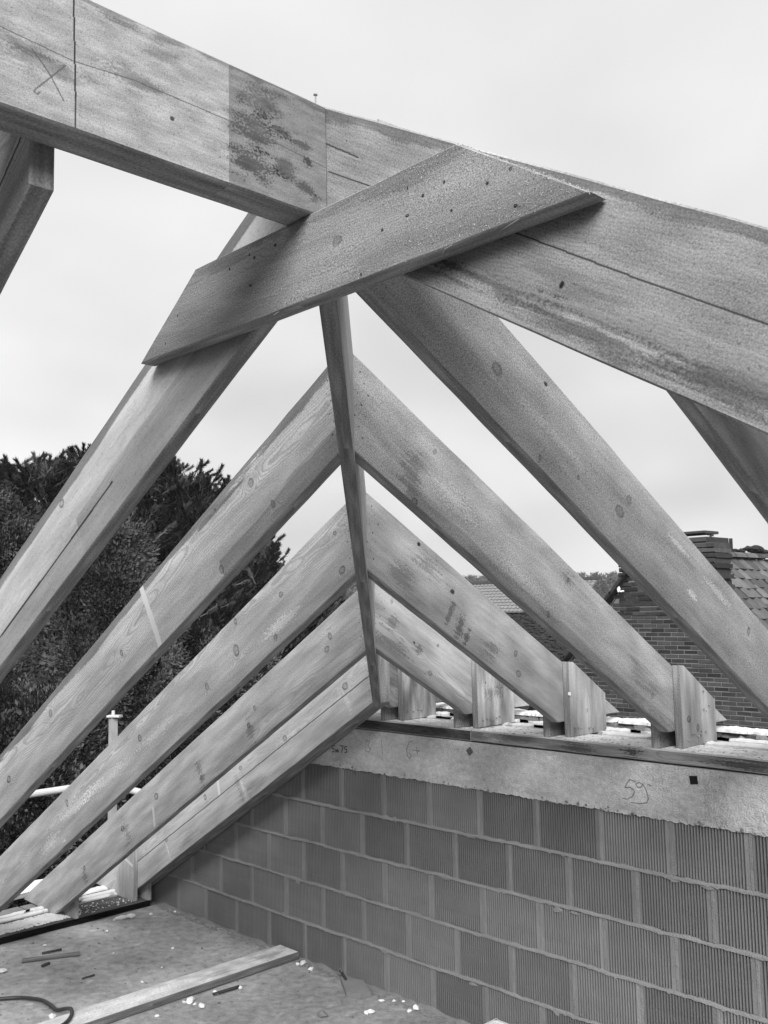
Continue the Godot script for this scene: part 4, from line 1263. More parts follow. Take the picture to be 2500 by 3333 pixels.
# ------------------------------------------------------------------ facing brick leaf and snow beyond the plates
func build_outer_leaf() -> void:
	var g := RandomNumberGenerator.new()
	g.seed = 18
	var leaf := thing("facing_wall", "snow-capped facing brick wall outside the gable plate", "wall")
	var bm := []
	for k in 3:
		var st := begin()
		box(st, Vector3.ZERO, Vector3(0.188, 0.050, 0.09), Basis.IDENTITY, 0.004)
		bm.append(done(st))
	var z := -0.455
	for c in 6:
		var y := 0.243 - c * 0.062
		var x := -0.60 + (0.1 if c % 2 else 0.0)
		while x < 2.5:
			if c == 0 and g.randf() < 0.10:
				x += 0.09
				continue
			var mi := part("brick", bm[g.randi() % 3], leaf, M.brick_light[g.randi() % 3])
			mi.position = Vector3(x + 0.094, y, z + g.randf_range(-0.003, 0.003))
			mi.rotation = Vector3(0, g.randf_range(-0.02, 0.02), 0)
			x += 0.199
	var st2 := begin()
	box(st2, Vector3(0.95, 0.070, z - 0.004), Vector3(3.2, 0.385, 0.080))
	part("mortar", done(st2, M.brick_mortar), leaf)
	snow_ribbon("snow", leaf, Vector3(-0.6, 0.267, z), Vector3(2.5, 0.267, z), Vector3(0, 0, 1), 0.10, 0.016, 71, null, 0.48)
	for k in 26:
		var s := begin()
		var r := g.randf_range(0.010, 0.024)
		lump(s, Vector3.ZERO, Vector3(r * 1.5, r, r * 0.6), 3000 + k)
		var ch := part("mortar_snot", done(s, M.brick_mortar), leaf)
		ch.position = Vector3(g.randf_range(-0.3, 2.4), g.randf_range(0.22, 0.255), z + 0.047)
	# snow-covered laths in the cavity
	var ll := ["inner snow-covered lath beside the frosted gable plate", "outer snow-covered lath in front of the snow-capped bricks"]
	for k in 2:
		var t := thing("cavity_lath", ll[k], "lath", Vector3(0.9, 0.226 + 0.004 * k, -0.245 - 0.085 * k), "snowy laths along the gable")
		var s := begin()
		box(s, Vector3(0, 0, 0), Vector3(3.0, 0.030, 0.060))
		part("lath", done(s, M.edge), t)
		snow_ribbon("snow", t, Vector3(-1.5, 0.015, 0), Vector3(1.5, 0.015, 0), Vector3(0, 0, 1), 0.066, 0.012, 80 + k * 3, null, 0.16)
	# the same build-up at the left eaves, running along z
	var ll2 := ["snow-covered lath just outside the black eaves plate", "second snowy lath outside the black eaves plate"]
	for k in 2:
		var t := thing("cavity_lath", ll2[k], "lath", Vector3(-2.238 - 0.064 * k, YL - 0.012, 1.2), "snowy laths along the eaves")
		var s := begin()
		box(s, Vector3.ZERO, Vector3(2.4, 0.030, 0.046), Basis(Vector3.UP, PI / 2))
		part("lath", done(s, M.edge), t)
		snow_ribbon("snow", t, Vector3(0, 0.015, -1.2), Vector3(0, 0.015, 1.2), Vector3(1, 0, 0), 0.050, 0.010, 90 + k * 3, null, 0.12)
	var lw := thing("facing_wall", "facing brick wall outside the left eaves, frosted on top", "wall")
	for c in 5:
		var zz := -0.12 + (0.1 if c % 2 else 0.0)
		while zz < 2.3:
			var mi := part("brick", bm[g.randi() % 3], lw, M.brick_light[g.randi() % 3])
			mi.position = Vector3(-2.425, YL - 0.030 - c * 0.062, zz + 0.094)
			mi.rotation = Vector3(0, PI / 2 + g.randf_range(-0.02, 0.02), 0)
			zz += 0.199
	snow_ribbon("frost", lw, Vector3(-2.43, YL - 0.005, -0.1), Vector3(-2.43, YL - 0.005, 0.50), Vector3(1, 0, 0), 0.075, 0.012, 97)
	var sb := thing("scaffold_board", "snow-covered board beyond the left eaves bricks", "board", Vector3(-2.62, YL + 0.03, 0.9))
	var s3 := begin()
	box(s3, Vector3.ZERO, Vector3(2.2, 0.030, 0.16), Basis(Vector3.UP, PI / 2))
	part("plank", done(s3, M.edge_dark), sb)
	snow_ribbon("snow", sb, Vector3(0, 0.015, -1.1), Vector3(0, 0.015, 1.1), Vector3(1, 0, 0), 0.165, 0.022, 99)
	for q in 3:
		s3 = begin()
		box(s3, Vector3(0, -0.09, -0.9 + 0.9 * q), Vector3(0.06, 0.15, 0.06))
		part("bearer", done(s3, M.edge_dark), sb)

# ------------------------------------------------------------------ things lying on the floor
func build_floor_things() -> void:
	# long plank laid out to the wall
	var dirv := Vector3(-0.660 + 0.648, 0, 2.4).normalized()
	var side := Vector3(dirv.z, 0, -dirv.x)
	var pm := wood(2.6, 0.155, 2101, {"base": 242.0, "grain": 6.0, "fuzz": 0.12, "patch": 0.22, "pst": 1, "streak": 0.04, "h": 96, "blots": [[0.15, 0.08, 0.12, 0.05, 0.88], [0.9, 0.07, 0.3, 0.06, 1.12], [0.5, 0.05, 0.1, 0.03, 0.9]]})
	var pl := board("floor_plank", self, Vector3(-0.644, YF + 0.0385, 0.012), dirv, -side, Vector3.UP, 0.034, rect(0, 0, 2.5, 0.153), rect(0, 0, 2.5, 0.153), pm, M.plank_edge, 0.003, 0.001)
	tag(pl, "long dusty plank lying on the floor, ending at the block wall", "plank")
	# offcuts
	var sticks := [[Vector2(-1.652, 1.003), Vector2(-1.53, 0.751), 0.030, 0.014, "longest dark wood offcut on the floor at left"], [Vector2(-1.683, 0.884), Vector2(-1.664, 0.787), 0.011, 0.010, "thin dark sliver beside the longest offcut"], [Vector2(-1.504, 0.965), Vector2(-1.519, 0.921), 0.014, 0.012, "stubby wood chip in front of the longest offcut"], [Vector2(-1.21, 0.898), Vector2(-1.211, 0.834), 0.010, 0.006, "flat dark sliver midway between offcut and plank"], [Vector2(-0.578, 0.571), Vector2(-0.565, 0.432), 0.016, 0.010, "dark stick lying along the plank's near side"]]
	for q in sticks:
		var a: Vector2 = q[0]
		var b: Vector2 = q[1]
		var mid := (a + b) * 0.5
		var st := begin()
		box(st, Vector3.ZERO, Vector3(a.distance_to(b), q[3], q[2]), Basis.IDENTITY, 0.002)
		var mi := part("wood_offcut", done(st, M.wet if q[2] < 0.02 else M.plank_edge), self)
		mi.position = Vector3(mid.x, YF + q[3] * 0.5 + 0.003, mid.y)
		mi.rotation.y = -atan2(b.y - a.y, b.x - a.x)
		tag(mi, q[4], "offcut", "wood offcuts on the floor")
	# white crumbs of insulation and mortar
	var pts := [[-1.76, 0.476, 0.010], [-1.84, 0.154, 0.011], [-1.775, 0.034, 0.012], [-1.801, 0.814, 0.009], [-1.252, 0.37, 0.010], [-0.963, 0.716, 0.009], [-1.59, 1.136, 0.024], [-0.893, 1.198, 0.022], [-0.860, 1.188, 0.014], [-0.593, 0.683, 0.022], [-0.610, 0.706, 0.010], [-0.555, 0.684, 0.009], [-0.508, 0.68, 0.020], [-0.571, 0.87, 0.010], [-0.588, 0.553, 0.017], [-0.558, 0.436, 0.013], [-0.575, 0.043, 0.018], [-0.592, 0.062, 0.011], [-0.49, 0.061, 0.015], [0.078, 0.219, 0.016], [0.032, 0.084, 0.011], [0.073, 0.046, 0.010], [0.107, 0.020, 0.007], [0.204, 0.078, 0.013], [0.203, 0.040, 0.020], [0.087, 0.203, 0.016], [-1.907, 0.355, 0.009], [-1.06, 0.55, 0.006], [-1.42, 0.62, 0.007]]
	for i in pts.size():
		var p: Array = pts[i]
		var st := begin()
		var r: float = p[2]
		lump(st, Vector3.ZERO, Vector3(r * 1.1, r * 0.6, r * 0.8), 4000 + i, 0.32)
		var mi := part("white_crumb", done(st, M.chip), self)
		mi.position = Vector3(p[0], YF + r * 0.42, p[1])
		mi.rotation.y = i * 1.3
		tag(mi, "small white crumb scattered on the concrete floor", "crumb", "white crumbs on the floor")
	var st0 := begin()
	lump(st0, Vector3(-0.025, 0, 0), Vector3(0.040, 0.012, 0.014), 4100, 0.2)
	lump(st0, Vector3(0.03, 0.004, 0.004), Vector3(0.030, 0.013, 0.016), 4101, 0.25)
	var lc := part("white_chip", done(st0, M.chip), self)
	lc.position = Vector3(-1.885, YF + 0.011, 0.292)
	lc.rotation.y = 1.15
	tag(lc, "long white chip on the floor before the black eaves plate", "chip")
	# grey grit everywhere, too fine to count
	crumbs("grit", self, -1.95, 0.6, 0.02, 1.5, YF + 0.001, 420, 0.0015, 0.006, 0.5, 66, M.grit)
	crumbs("grit", self, -1.95, 0.6, 0.008, 0.06, YF + 0.002, 500, 0.0015, 0.007, 0.5, 69, M.grit)
	tag(get_node("grit_001"), "grit gathered along the foot of the block wall", "grit", "", "stuff")
	tag(get_node("grit"), "fine grey grit strewn over the floor", "grit", "", "stuff")
	crumbs("dark_grit", self, -1.95, 0.4, 0.02, 1.4, YF + 0.001, 50, 0.0015, 0.005, 0.4, 67, M.wet)
	tag(get_node("dark_grit"), "dark sawdust and dirt specks over the floor", "grit", "", "stuff")
	# broken tile against the wall foot, with its ring
	var tl := thing("broken_slab", "broken flat grey slab lying at the foot of the block wall", "slab", Vector3(-0.15, YF, 0.085))
	var ts := begin()
	var op := [Vector2(-0.13, -0.03), Vector2(-0.02, -0.075), Vector2(0.11, -0.005), Vector2(0.09, 0.045), Vector2(0.03, 0.075)]
	for i in 5:
		var a: Vector2 = op[i]
		var b: Vector2 = op[(i + 1) % 5]
		quad(ts, Vector3(a.x, 0.0, a.y), Vector3(b.x, 0.0, b.y), Vector3(b.x, 0.022, b.y), Vector3(a.x, 0.022, a.y))
	for i in range(1, 4):
		for v: Vector2 in [op[0], op[i], op[i + 1]]: ts.add_vertex(Vector3(v.x, 0.022, v.y))
	part("slab", done(ts, tint(M.mortar, 0.9)), tl)
	var rs := begin()
	var rp := []
	var rr := []
	for i in 13:
		rp.append(Vector3(-0.165 + cos(TAU * i / 12) * 0.013, 0.026 + sin(TAU * i / 12) * 0.013, -0.06))
		rr.append(0.0035)
	tube(rs, rp, rr, 5)
	part("wire_ring", done(rs, M.steel), tl)
	rs = begin()
	box(rs, Vector3(-0.12, 0.028, -0.04), Vector3(0.11, 0.006, 0.012), Basis(Vector3.UP, -0.5))
	part("splinter", done(rs, M.wet), tl)
	var gl := begin()
	lump(gl, Vector3.ZERO, Vector3(0.028, 0.014, 0.022), 4120, 0.25)
	var gm := part("mortar_lump", done(gl, M.grit), self)
	gm.position = Vector3(-0.043, YF + 0.010, 0.37)
	tag(gm, "grey mortar lump on the floor at the lower middle", "lump")
	# black cable
	var cs := begin()
	var cp := [Vector3(-1.42, YF + 0.010, 1.50), Vector3(-1.33, YF + 0.010, 1.36), Vector3(-1.253, YF + 0.010, 1.279), Vector3(-1.185, YF + 0.012, 1.205), Vector3(-1.08, YF + 0.016, 1.160), Vector3(-0.99, YF + 0.014, 1.155), Vector3(-0.93, YF + 0.014, 1.158), Vector3(-0.875, YF + 0.030, 1.142), Vector3(-0.81, YF + 0.048, 1.150), Vector3(-0.74, YF + 0.048, 1.185), Vector3(-0.68, YF + 0.048, 1.26), Vector3(-0.66, YF + 0.048, 1.42)]
	tube(cs, smooth_path(cp, 4), fill(0.0085, (cp.size() - 1) * 4 + 1), 8)
	tag(part("cable", done(cs, M.cable), self), "black power cable looping over the plank end at lower left", "cable")
	# plastic crate standing before the wall, only its rim in view
	var cr := thing("plastic_crate", "pale plastic crate rim peeping in at the bottom edge", "crate", Vector3(0.985, YF, 0.30))
	var yt := -0.826 - YF
	var rs2 := begin()
	box(rs2, Vector3(0, yt - 0.008, 0.12), Vector3(0.42, 0.016, 0.02), Basis.IDENTITY, 0.005)
	box(rs2, Vector3(0, yt - 0.008, -0.12), Vector3(0.42, 0.016, 0.02), Basis.IDENTITY, 0.005)
	box(rs2, Vector3(-0.21, yt - 0.008, 0), Vector3(0.26, 0.016, 0.02), Basis(Vector3.UP, PI / 2), 0.005)
	box(rs2, Vector3(0.21, yt - 0.008, 0), Vector3(0.26, 0.016, 0.02), Basis(Vector3.UP, PI / 2), 0.005)
	part("rim", done(rs2, M.plastic), cr)
	for w in [[Vector3(0, 0, 0.115), 0.0, 0.40], [Vector3(0, 0, -0.115), 0.0, 0.40], [Vector3(-0.205, 0, 0), PI / 2, 0.22], [Vector3(0.205, 0, 0), PI / 2, 0.22]]:
		var s4 := begin()
		var b := Basis(Vector3.UP, w[1])
		var nb := int(w[2] / 0.025)
		for k in nb + 1: box(s4, w[0] + b * Vector3(-w[2] * 0.5 + w[2] * k / nb, (yt - 0.02) * 0.5, 0), Vector3(0.007, yt - 0.02, 0.006), b, 0.001)
		for k in 6: box(s4, w[0] + Vector3.UP * (0.008 + (yt - 0.03) * k / 5.0), Vector3(w[2], 0.008, 0.007), b, 0.001)
		part("lattice_side", done(s4, M.plastic), cr)
	var s5 := begin()
	box(s5, Vector3(0, 0.006, 0), Vector3(0.40, 0.008, 0.22))
	part("base", done(s5, M.plastic), cr)

func fill(v: float, n: int) -> Array:
	var a := []
	for i in n: a.append(v)
	return a

func smooth_path(p: Array, sub: int) -> Array:
	var out := []
	for i in p.size() - 1:
		var a: Vector3 = p[maxi(0, i - 1)]
		var b: Vector3 = p[i]
		var c: Vector3 = p[i + 1]
		var d: Vector3 = p[mini(p.size() - 1, i + 2)]
		for k in sub: out.append(b.cubic_interpolate(c, a, d, float(k) / sub))
	out.append(p[p.size() - 1])
	return out

# ------------------------------------------------------------------ scaffold guard rail outside the left eaves
func build_scaffold() -> void:
	var t := thing("scaffold_rail", "white tubular scaffold guard rail outside the left eaves", "guard rail", Vector3(-3.30, 0, -0.33))
	var st := begin()
	tube(st, [Vector3(0.03, -0.462, 0.0), Vector3(0.03, -0.458, 2.6)], [0.024, 0.024], 14)
	part("rail", done(st, M.paint), t)
	st = begin()
	tube(st, [Vector3(-0.1, -0.470, 0.02), Vector3(0.75, -0.470, 0.02)], [0.024, 0.024], 14)
	part("rail", done(st, M.paint), t)
	st = begin()
	box(st, Vector3(0.0, -2.1, -0.05), Vector3(0.048, 4.2, 0.048), Basis.IDENTITY, 0.004)
	part("post", done(st, M.zinc), t)
	st = begin()
	box(st, Vector3(0.02, 0.010, -0.05), Vector3(0.10, 0.016, 0.06), Basis(Vector3.UP, 0.6), 0.003)
	tube(st, [Vector3(0.0, 0.0, -0.05), Vector3(0.0, 0.05, -0.05)], [0.014, 0.012], 8)
	part("bracket", done(st, M.paint), t)

# ------------------------------------------------------------------ neighbouring houses
func build_neighbours() -> void:
	var g := RandomNumberGenerator.new()
	g.seed = 44
	var ZW := -9.5
	var RX := -4.2
	var RY := 1.50
	var SL := 1.11
	var house := thing("brick_house", "dark brick house with stout chimney and mossy tiled roof", "house", Vector3(0, 0, 0))
	var pb := []
	for k in 2:
		var st := begin()
		box(st, Vector3.ZERO, Vector3(0.199, 0.0525, 0.05), Basis.IDENTITY, 0.004)
		pb.append(done(st))
	var pitch := 0.0624
	var rest := []
	for k in 4: rest.append(begin())
	var count := 0
	for r in 58:
		var y := 1.30 - r * pitch
		var x := -7.4 + (0.105 if r % 2 else 0.0) + g.randf_range(-0.01, 0.01)
		while x < -1.6:
			var cx := x + 0.1
			x += 0.21
			if y > RY - absf(cx - RX) * SL - 0.10: continue
			var band1 := y < 1.923 - (cx + 5.263) * 0.989 + 0.06 and y > 2.04 - (cx + 6.265) * 0.9137 - 0.06
			var band2 := y < 0.46 - (cx + 6.203) * 0.736 + 0.06 and y > -0.159 - (cx + 5.672) * 0.70 - 0.06 and cx > -6.2
			if y < -1.15 and not band1: band2 = false
			var pos := Vector3(cx, y, ZW + g.randf_range(-0.004, 0.004))
			if (band1 or band2) and count < 300 and y > -1.25:
				var mi := part("brick", pb[g.randi() % 2], house, M.brick[g.randi() % 4])
				mi.position = pos
				count += 1
			else:
				box(rest[g.randi() % 4], pos, Vector3(0.199, 0.0525, 0.05), Basis.IDENTITY, 0.003)
	for k in 4:
		var ro := part("brickwork", done(rest[k], M.brick[k]), house)
		ro.set_meta("kind", "stuff")
	var st := begin()
	var W := ZW + 0.020
	var foot := -4.2
	quad(st, Vector3(RX - 3.6, RY - 4.2, W), Vector3(RX, RY - 0.08, W), Vector3(RX + 3.6, RY - 4.2, W), Vector3(RX + 3.6, foot, W))
	quad(st, Vector3(RX - 3.6, foot, W), Vector3(RX - 3.6, RY - 4.2, W), Vector3(RX + 3.6, foot, W), Vector3(RX + 3.6, foot, W))
	quad(st, Vector3(RX + 3.4, foot, W), Vector3(RX + 3.4, RY - 4.1, W), Vector3(RX + 3.4, RY - 4.1, W - 9), Vector3(RX + 3.4, foot, W - 9))
	quad(st, Vector3(RX - 3.4, foot, W), Vector3(RX - 3.4, RY - 4.1, W), Vector3(RX - 3.4, RY - 4.1, W - 9), Vector3(RX - 3.4, foot, W - 9))
	part("mortar", done(st, M.brick_mortar_dark), house)
	# roof decking under the tiles
	st = begin()
	quad(st, Vector3(RX, RY - 0.03, ZW - 0.06), Vector3(RX + 3.9, RY - 0.03 - 3.9 * SL, ZW - 0.06), Vector3(RX + 3.9, RY - 0.03 - 3.9 * SL, ZW - 9), Vector3(RX, RY - 0.03, ZW - 9))
	quad(st, Vector3(RX, RY - 0.03, ZW - 0.06), Vector3(RX, RY - 0.03, ZW - 9), Vector3(RX - 3.9, RY - 0.03 - 3.9 * SL, ZW - 9), Vector3(RX - 3.9, RY - 0.03 - 3.9 * SL, ZW - 0.06))
	var roof := part("roof", done(st, M.moss), house)
	# tiles: curved tongues, lower edge arched
	var tv := []
	for k in 3:
		var ts := begin()
		var n := 6
		for i in n:
			var a := float(i) / n
			var b := float(i + 1) / n
			var prof := func(t: float) -> float: return 0.020 * sin(t * PI)
			var arc := func(t: float) -> float: return 0.028 * (1.0 - sin(t * PI))
			var w := 0.268
			var l := 0.31
			# local: x along ridge, y up the normal, z down the slope
			var A := Vector3((a - 0.5) * w, 0.012 + prof.call(a), -l * 0.5)
			var B := Vector3((b - 0.5) * w, 0.012 + prof.call(b), -l * 0.5)
			var C2 := Vector3((b - 0.5) * w, 0.034 + prof.call(b), l * 0.5 - arc.call(b))
			var D := Vector3((a - 0.5) * w, 0.034 + prof.call(a), l * 0.5 - arc.call(a))
			quad(ts, A, B, C2, D)
			quad(ts, D, C2, C2 - Vector3(0, 0.020, 0), D - Vector3(0, 0.020, 0))
		tv.append(done(ts))
	var sl := Vector3(1, -SL, 0).normalized()
	var nrm := Vector3(SL, 1, 0).normalized()
	var bas := Basis(Vector3(0, 0, -1), nrm, sl)
	for r in 11:
		for k in 17:
			var d := 0.18 + r * 0.215
			var zz := ZW - 0.3 - k * 0.265 - (0.13 if r % 2 else 0.0)
			var mi := part("roof_tile", tv[g.randi() % 3], roof, M.tile[g.randi() % 4])
			mi.transform = Transform3D(bas.rotated(nrm, g.randf_range(-0.07, 0.07)), Vector3(RX, RY, zz) + sl * (d + g.randf_range(-0.015, 0.015)) + nrm * g.randf_range(-0.006, 0.012))
	# ridge tiles and moss
	for k in 10:
		var rt := begin()
		var ring := []
		for i in 7:
			var a := PI * i / 6.0
			ring.append(Vector3(cos(a) * 0.14, sin(a) * 0.10 - 0.02, 0))
		for i in 6:
			var p: Vector3 = ring[i]
			var q: Vector3 = ring[i + 1]
			quad(rt, p + Vector3(0, 0, 0.21), q + Vector3(0, 0, 0.21), q * 0.94 + Vector3(0, 0, -0.21), p * 0.94 + Vector3(0, 0, -0.21))
		var mi := part("ridge_tile", done(rt, M.tile[k % 4]), roof)
		mi.position = Vector3(RX, RY + 0.02, ZW - 0.4 - k * 0.415)
	for k in 26:
		var ms := begin()
		var rr := g.randf_range(0.03, 0.09)
		lump(ms, Vector3.ZERO, Vector3(rr * 1.3, rr * 0.7, rr), 5000 + k, 0.4)
		var mo := part("moss_clump", done(ms, M.moss), roof)
		mo.position = Vector3(RX + g.randf_range(-0.08, 0.08), RY + 0.12, ZW - 2.3 - g.randf() * 2.0) if k < 16 else Vector3(RX + 0.03, RY + 0.16, ZW - 3.55 - g.randf_range(-0.25, 0.25))
	var tw := begin()
	tube(tw, [Vector3(0, 0, 0), Vector3(0.01, 0.24, 0)], [0.035, 0.028], 6)
	var stub := part("vent_stub", done(tw, M.moss), roof)
	stub.position = Vector3(RX, RY + 0.08, ZW - 2.75)
	# weeds rooted on the ridge beside the chimney
	var wd := thing("ridge_weed", "sparse leafy weed growing on the ridge beside the chimney", "weed", Vector3(RX, RY + 0.10, ZW - 2.15))
	for k in 7:
		var s := begin()
		var a := g.randf_range(-0.9, 0.9)
		var l := g.randf_range(0.12, 0.32)
		var tip := Vector3(0, cos(a) * l, -sin(a) * l)
		tube(s, [Vector3.ZERO, tip * 0.55 + Vector3(0.02, 0, 0), tip], [0.005, 0.004, 0.002], 4)
		for q in 7:
			var c := tip * g.randf_range(0.45, 1.05)
			var e := Vector3(g.randf_range(-1, 1), g.randf_range(-1, 1), g.randf_range(-1, 1)) * 0.035
			var f := Vector3(g.randf_range(-1, 1), g.randf_range(-1, 1), g.randf_range(-1, 1)) * 0.035
			s.add_vertex(c); s.add_vertex(c + e); s.add_vertex(c + f)
		part("stem", done(s, M.moss), wd)
	# verge tiles of the left gable slope
	for k in 11:
		var vs := begin()
		box(vs, Vector3.ZERO, Vector3(0.36, 0.045, 0.20), Basis.IDENTITY, 0.006)
		var vt := part("verge_tile", done(vs, M.brick[k % 2]), house)
		var d := 0.30 + k * 0.33
		vt.position = Vector3(RX - d * 0.669, RY - d * 0.743 + 0.015, ZW + 0.06)
		vt.rotation.z = 0.837 + g.randf_range(-0.03, 0.03)
	# chimney: courses stepping in towards the top
	var ch := thing("chimney", "weathered stepped brick chimney on the dark brick house", "chimney", Vector3(-3.855, 0, ZW - 0.222))
	var y := 0.60
	var right := [0.80, 0.80, 0.80, 0.80, 0.80, 0.80, 0.80, 0.80, 0.80, 0.80, 0.795, 0.795, 0.79, 0.76, 0.70]
	var idx := 0
	for r in 15:
		var hgt := 0.074
		if r >= 13: hgt = 0.085
		var half: float = right[r] + g.randf_range(-0.012, 0.012)
		var x := -half - (0.11 if r % 2 else 0.0)
		while x < half - 0.04:
			var x1 := minf(x + 0.215, half + g.randf_range(-0.015, 0.015))
			var x0 := maxf(x, -half)
			x += 0.222
			if x1 - x0 < 0.05: continue
			var s := begin()
			box(s, Vector3.ZERO, Vector3(x1 - x0, hgt - 0.010, 0.5), Basis(Vector3.UP, g.randf_range(-0.01, 0.01)), 0.012)
			var mi := part("brick", done(s, M.brick[g.randi() % 3] if r < 12 else M.tile[g.randi() % 2]), ch)
			mi.position = Vector3((x0 + x1) * 0.5, y, g.randf_range(-0.01, 0.01))
		y += hgt
	var cs := begin()
	box(cs, Vector3(0, 0.6 + 0.52, 0), Vector3(1.50, 1.10, 0.44))
	part("mortar", done(cs, M.brick[1]), ch)
	cs = begin()
	box(cs, Vector3(0.30, 1.755, 0), Vector3(0.62, 0.040, 0.42), Basis(Vector3(0, 0, 1), 0.0), 0.008)
	box(cs, Vector3(-0.32, 1.742, 0), Vector3(0.60, 0.034, 0.40), Basis(Vector3(0, 0, 1), 0.03), 0.008)
	part("cap_slab", done(cs, M.brick[2]), ch)
	# white flashing at the chimney's left foot
	cs = begin()
	lump(cs, Vector3(-0.775, 0.985, 0.30), Vector3(0.022, 0.055, 0.03), 5200, 0.3)
	lump(cs, Vector3(-0.72, 0.945, 0.31), Vector3(0.045, 0.015, 0.02), 5201, 0.3)
	part("flashing", done(cs, M.chip), ch)

	# lower house with a roof of black mossy tiles, beyond the brick gable
	var lo := thing("mossy_house", "low house with rough black mossy roof behind the brick gable", "house", Vector3(0, 0, 0))
	st = begin()
	var mt := begin()
	lump(mt, Vector3.ZERO, Vector3.ONE, 5300, 0.35)
	var mm := MultiMesh.new()
	mm.transform_format = MultiMesh.TRANSFORM_3D
	mm.mesh = done(mt, M.moss)
	var nn := 5200
	mm.instance_count = nn
	var top := 0.585
	for i in nn:
		var u := g.randf()
		var x := g.randf_range(-11.8, -7.4)
		var p := Vector3(x, top - 2.4 * u, -14.0 + 2.4 * u)
		var sc := g.randf_range(0.02, 0.055)
		mm.set_instance_transform(i, Transform3D(Basis(Vector3.UP, g.randf() * TAU).scaled(Vector3(sc * 1.6, sc * 0.7, sc)), p))
	var mo := MultiMeshInstance3D.new()
	mo.multimesh = mm
	mo.name = "mossy_tiles"
	mo.set_meta("kind", "stuff")
	lo.add_child(mo)
	quad(st, Vector3(-11.8, top, -14), Vector3(-7.4, top, -14), Vector3(-7.4, top - 2.4, -11.6), Vector3(-11.8, top - 2.4, -11.6))
	quad(st, Vector3(-11.8, top, -14), Vector3(-11.8, top - 2.4, -16.4), Vector3(-7.4, top - 2.4, -16.4), Vector3(-7.4, top, -14))
	part("roof", done(st, M.moss), lo)
	st = begin()
	box(st, Vector3(-9.6, top - 3.6, -14), Vector3(4.2, 2.5, 4.4))
	part("wall", done(st, M.brick[1]), lo)
	for k in 9:
		var rt := begin()
		box(rt, Vector3.ZERO, Vector3(0.44, 0.05, 0.16), Basis.IDENTITY, 0.015)
		var mi := part("ridge_tile", done(rt, M.tile[3]), lo)
		mi.position = Vector3(-11.6 + 0.47 * k, top + 0.02, -14)
		mi.rotation.z = g.randf_range(-0.03, 0.03)

	# far house: long pale roof in courses
	var fr := thing("far_house", "distant house with pale corrugated tile roof in courses", "house", Vector3(0, 0, 0))
	for r in 16:
		var rs := begin()
		var y0 := 1.74 - r * 0.125
		var z0 := -30.0 + r * 0.16
		var nseg := 110
		for i in nseg:
			var x0 := -30.0 + 0.105 * i
			var f := func(xx: float) -> float: return 0.022 * sin(xx * TAU / 0.21)
			quad(rs, Vector3(x0, y0 + f.call(x0), z0), Vector3(x0 + 0.105, y0 + f.call(x0 + 0.105), z0), Vector3(x0 + 0.105, y0 - 0.10 + f.call(x0 + 0.105), z0 + 0.20), Vector3(x0, y0 - 0.10 + f.call(x0), z0 + 0.20))
			quad(rs, Vector3(x0, y0 - 0.10 + f.call(x0), z0 + 0.20), Vector3(x0 + 0.105, y0 - 0.10 + f.call(x0 + 0.105), z0 + 0.20), Vector3(x0 + 0.105, y0 - 0.15, z0 + 0.18), Vector3(x0, y0 - 0.15, z0 + 0.18))
		part("tile_course", done(rs, M.far_roof), fr)
	st = begin()
	box(st, Vector3(-24.2, 1.78, -30.02), Vector3(11.6, 0.12, 0.25))
	part("ridge", done(st, M.tile[0]), fr)
	st = begin()
	box(st, Vector3(-24.2, -2.3, -29.3), Vector3(11.0, 4.0, 3.4))
	part("wall", done(st, M.brick_mortar_dark), fr)

# ------------------------------------------------------------------ conifers on the left
func needle_tuft(sd: int, needles: int, len: float, stem: float, wid: float) -> ArrayMesh:
	var g := RandomNumberGenerator.new()
	g.seed = sd
	var st := begin()
	for i in needles:
		var t := sqrt(g.randf())
		var a := g.randf() * TAU
		var tilt := g.randf_range(0.35, 1.05) * (1.25 - 0.75 * t)
		var o := Vector3(0, stem * t, 0)
		var d := Vector3(cos(a) * sin(tilt), cos(tilt), sin(a) * sin(tilt))
		var s := d.cross(Vector3(g.randf() - 0.5, g.randf() - 0.5, g.randf() - 0.5)).normalized() * wid
		st.set_uv(Vector2.ZERO)
		st.add_vertex(o - s); st.add_vertex(o + s); st.add_vertex(o + d * len * g.randf_range(0.7, 1.1))
	tube(st, [Vector3(0, -stem * 0.6, 0), Vector3(0, stem, 0)], [wid * 1.6, wid], 3)
	return done(st)

func scale_spray(sd: int, n: int, r: float) -> ArrayMesh:
	var g := RandomNumberGenerator.new()
	g.seed = sd
	var st := begin()
	for i in n:
		var t := g.randf()
		var a := g.randf_range(-0.9, 0.9)
		var o := Vector3(sin(a) * r * t, cos(a) * r * t, g.randf_range(-0.18, 0.18) * r)
		var d := Vector3(sin(a * 1.6 + g.randf_range(-0.5, 0.5)), cos(a), g.randf_range(-0.5, 0.5)).normalized() * r * g.randf_range(0.16, 0.32)
		var s := d.cross(Vector3(g.randf_range(-0.5, 0.5), g.randf_range(-0.3, 0.3), 1)).normalized() * r * g.randf_range(0.04, 0.085)
		quad(st, o, o + d * 0.5 - s, o + d, o + d * 0.5 + s)
	return done(st)

func foliage(parent: Node, mesh: Mesh, xf: Array, mat: Material, n := "crown") -> void:
	var mm := MultiMesh.new()
	mm.transform_format = MultiMesh.TRANSFORM_3D
	mm.mesh = mesh
	mm.instance_count = xf.size()
	for i in xf.size(): mm.set_instance_transform(i, xf[i])
	var mi := MultiMeshInstance3D.new()
	mi.multimesh = mm
	mi.material_override = mat
	mi.name = n
	mi.set_meta("kind", "stuff")
	parent.add_child(mi, true)

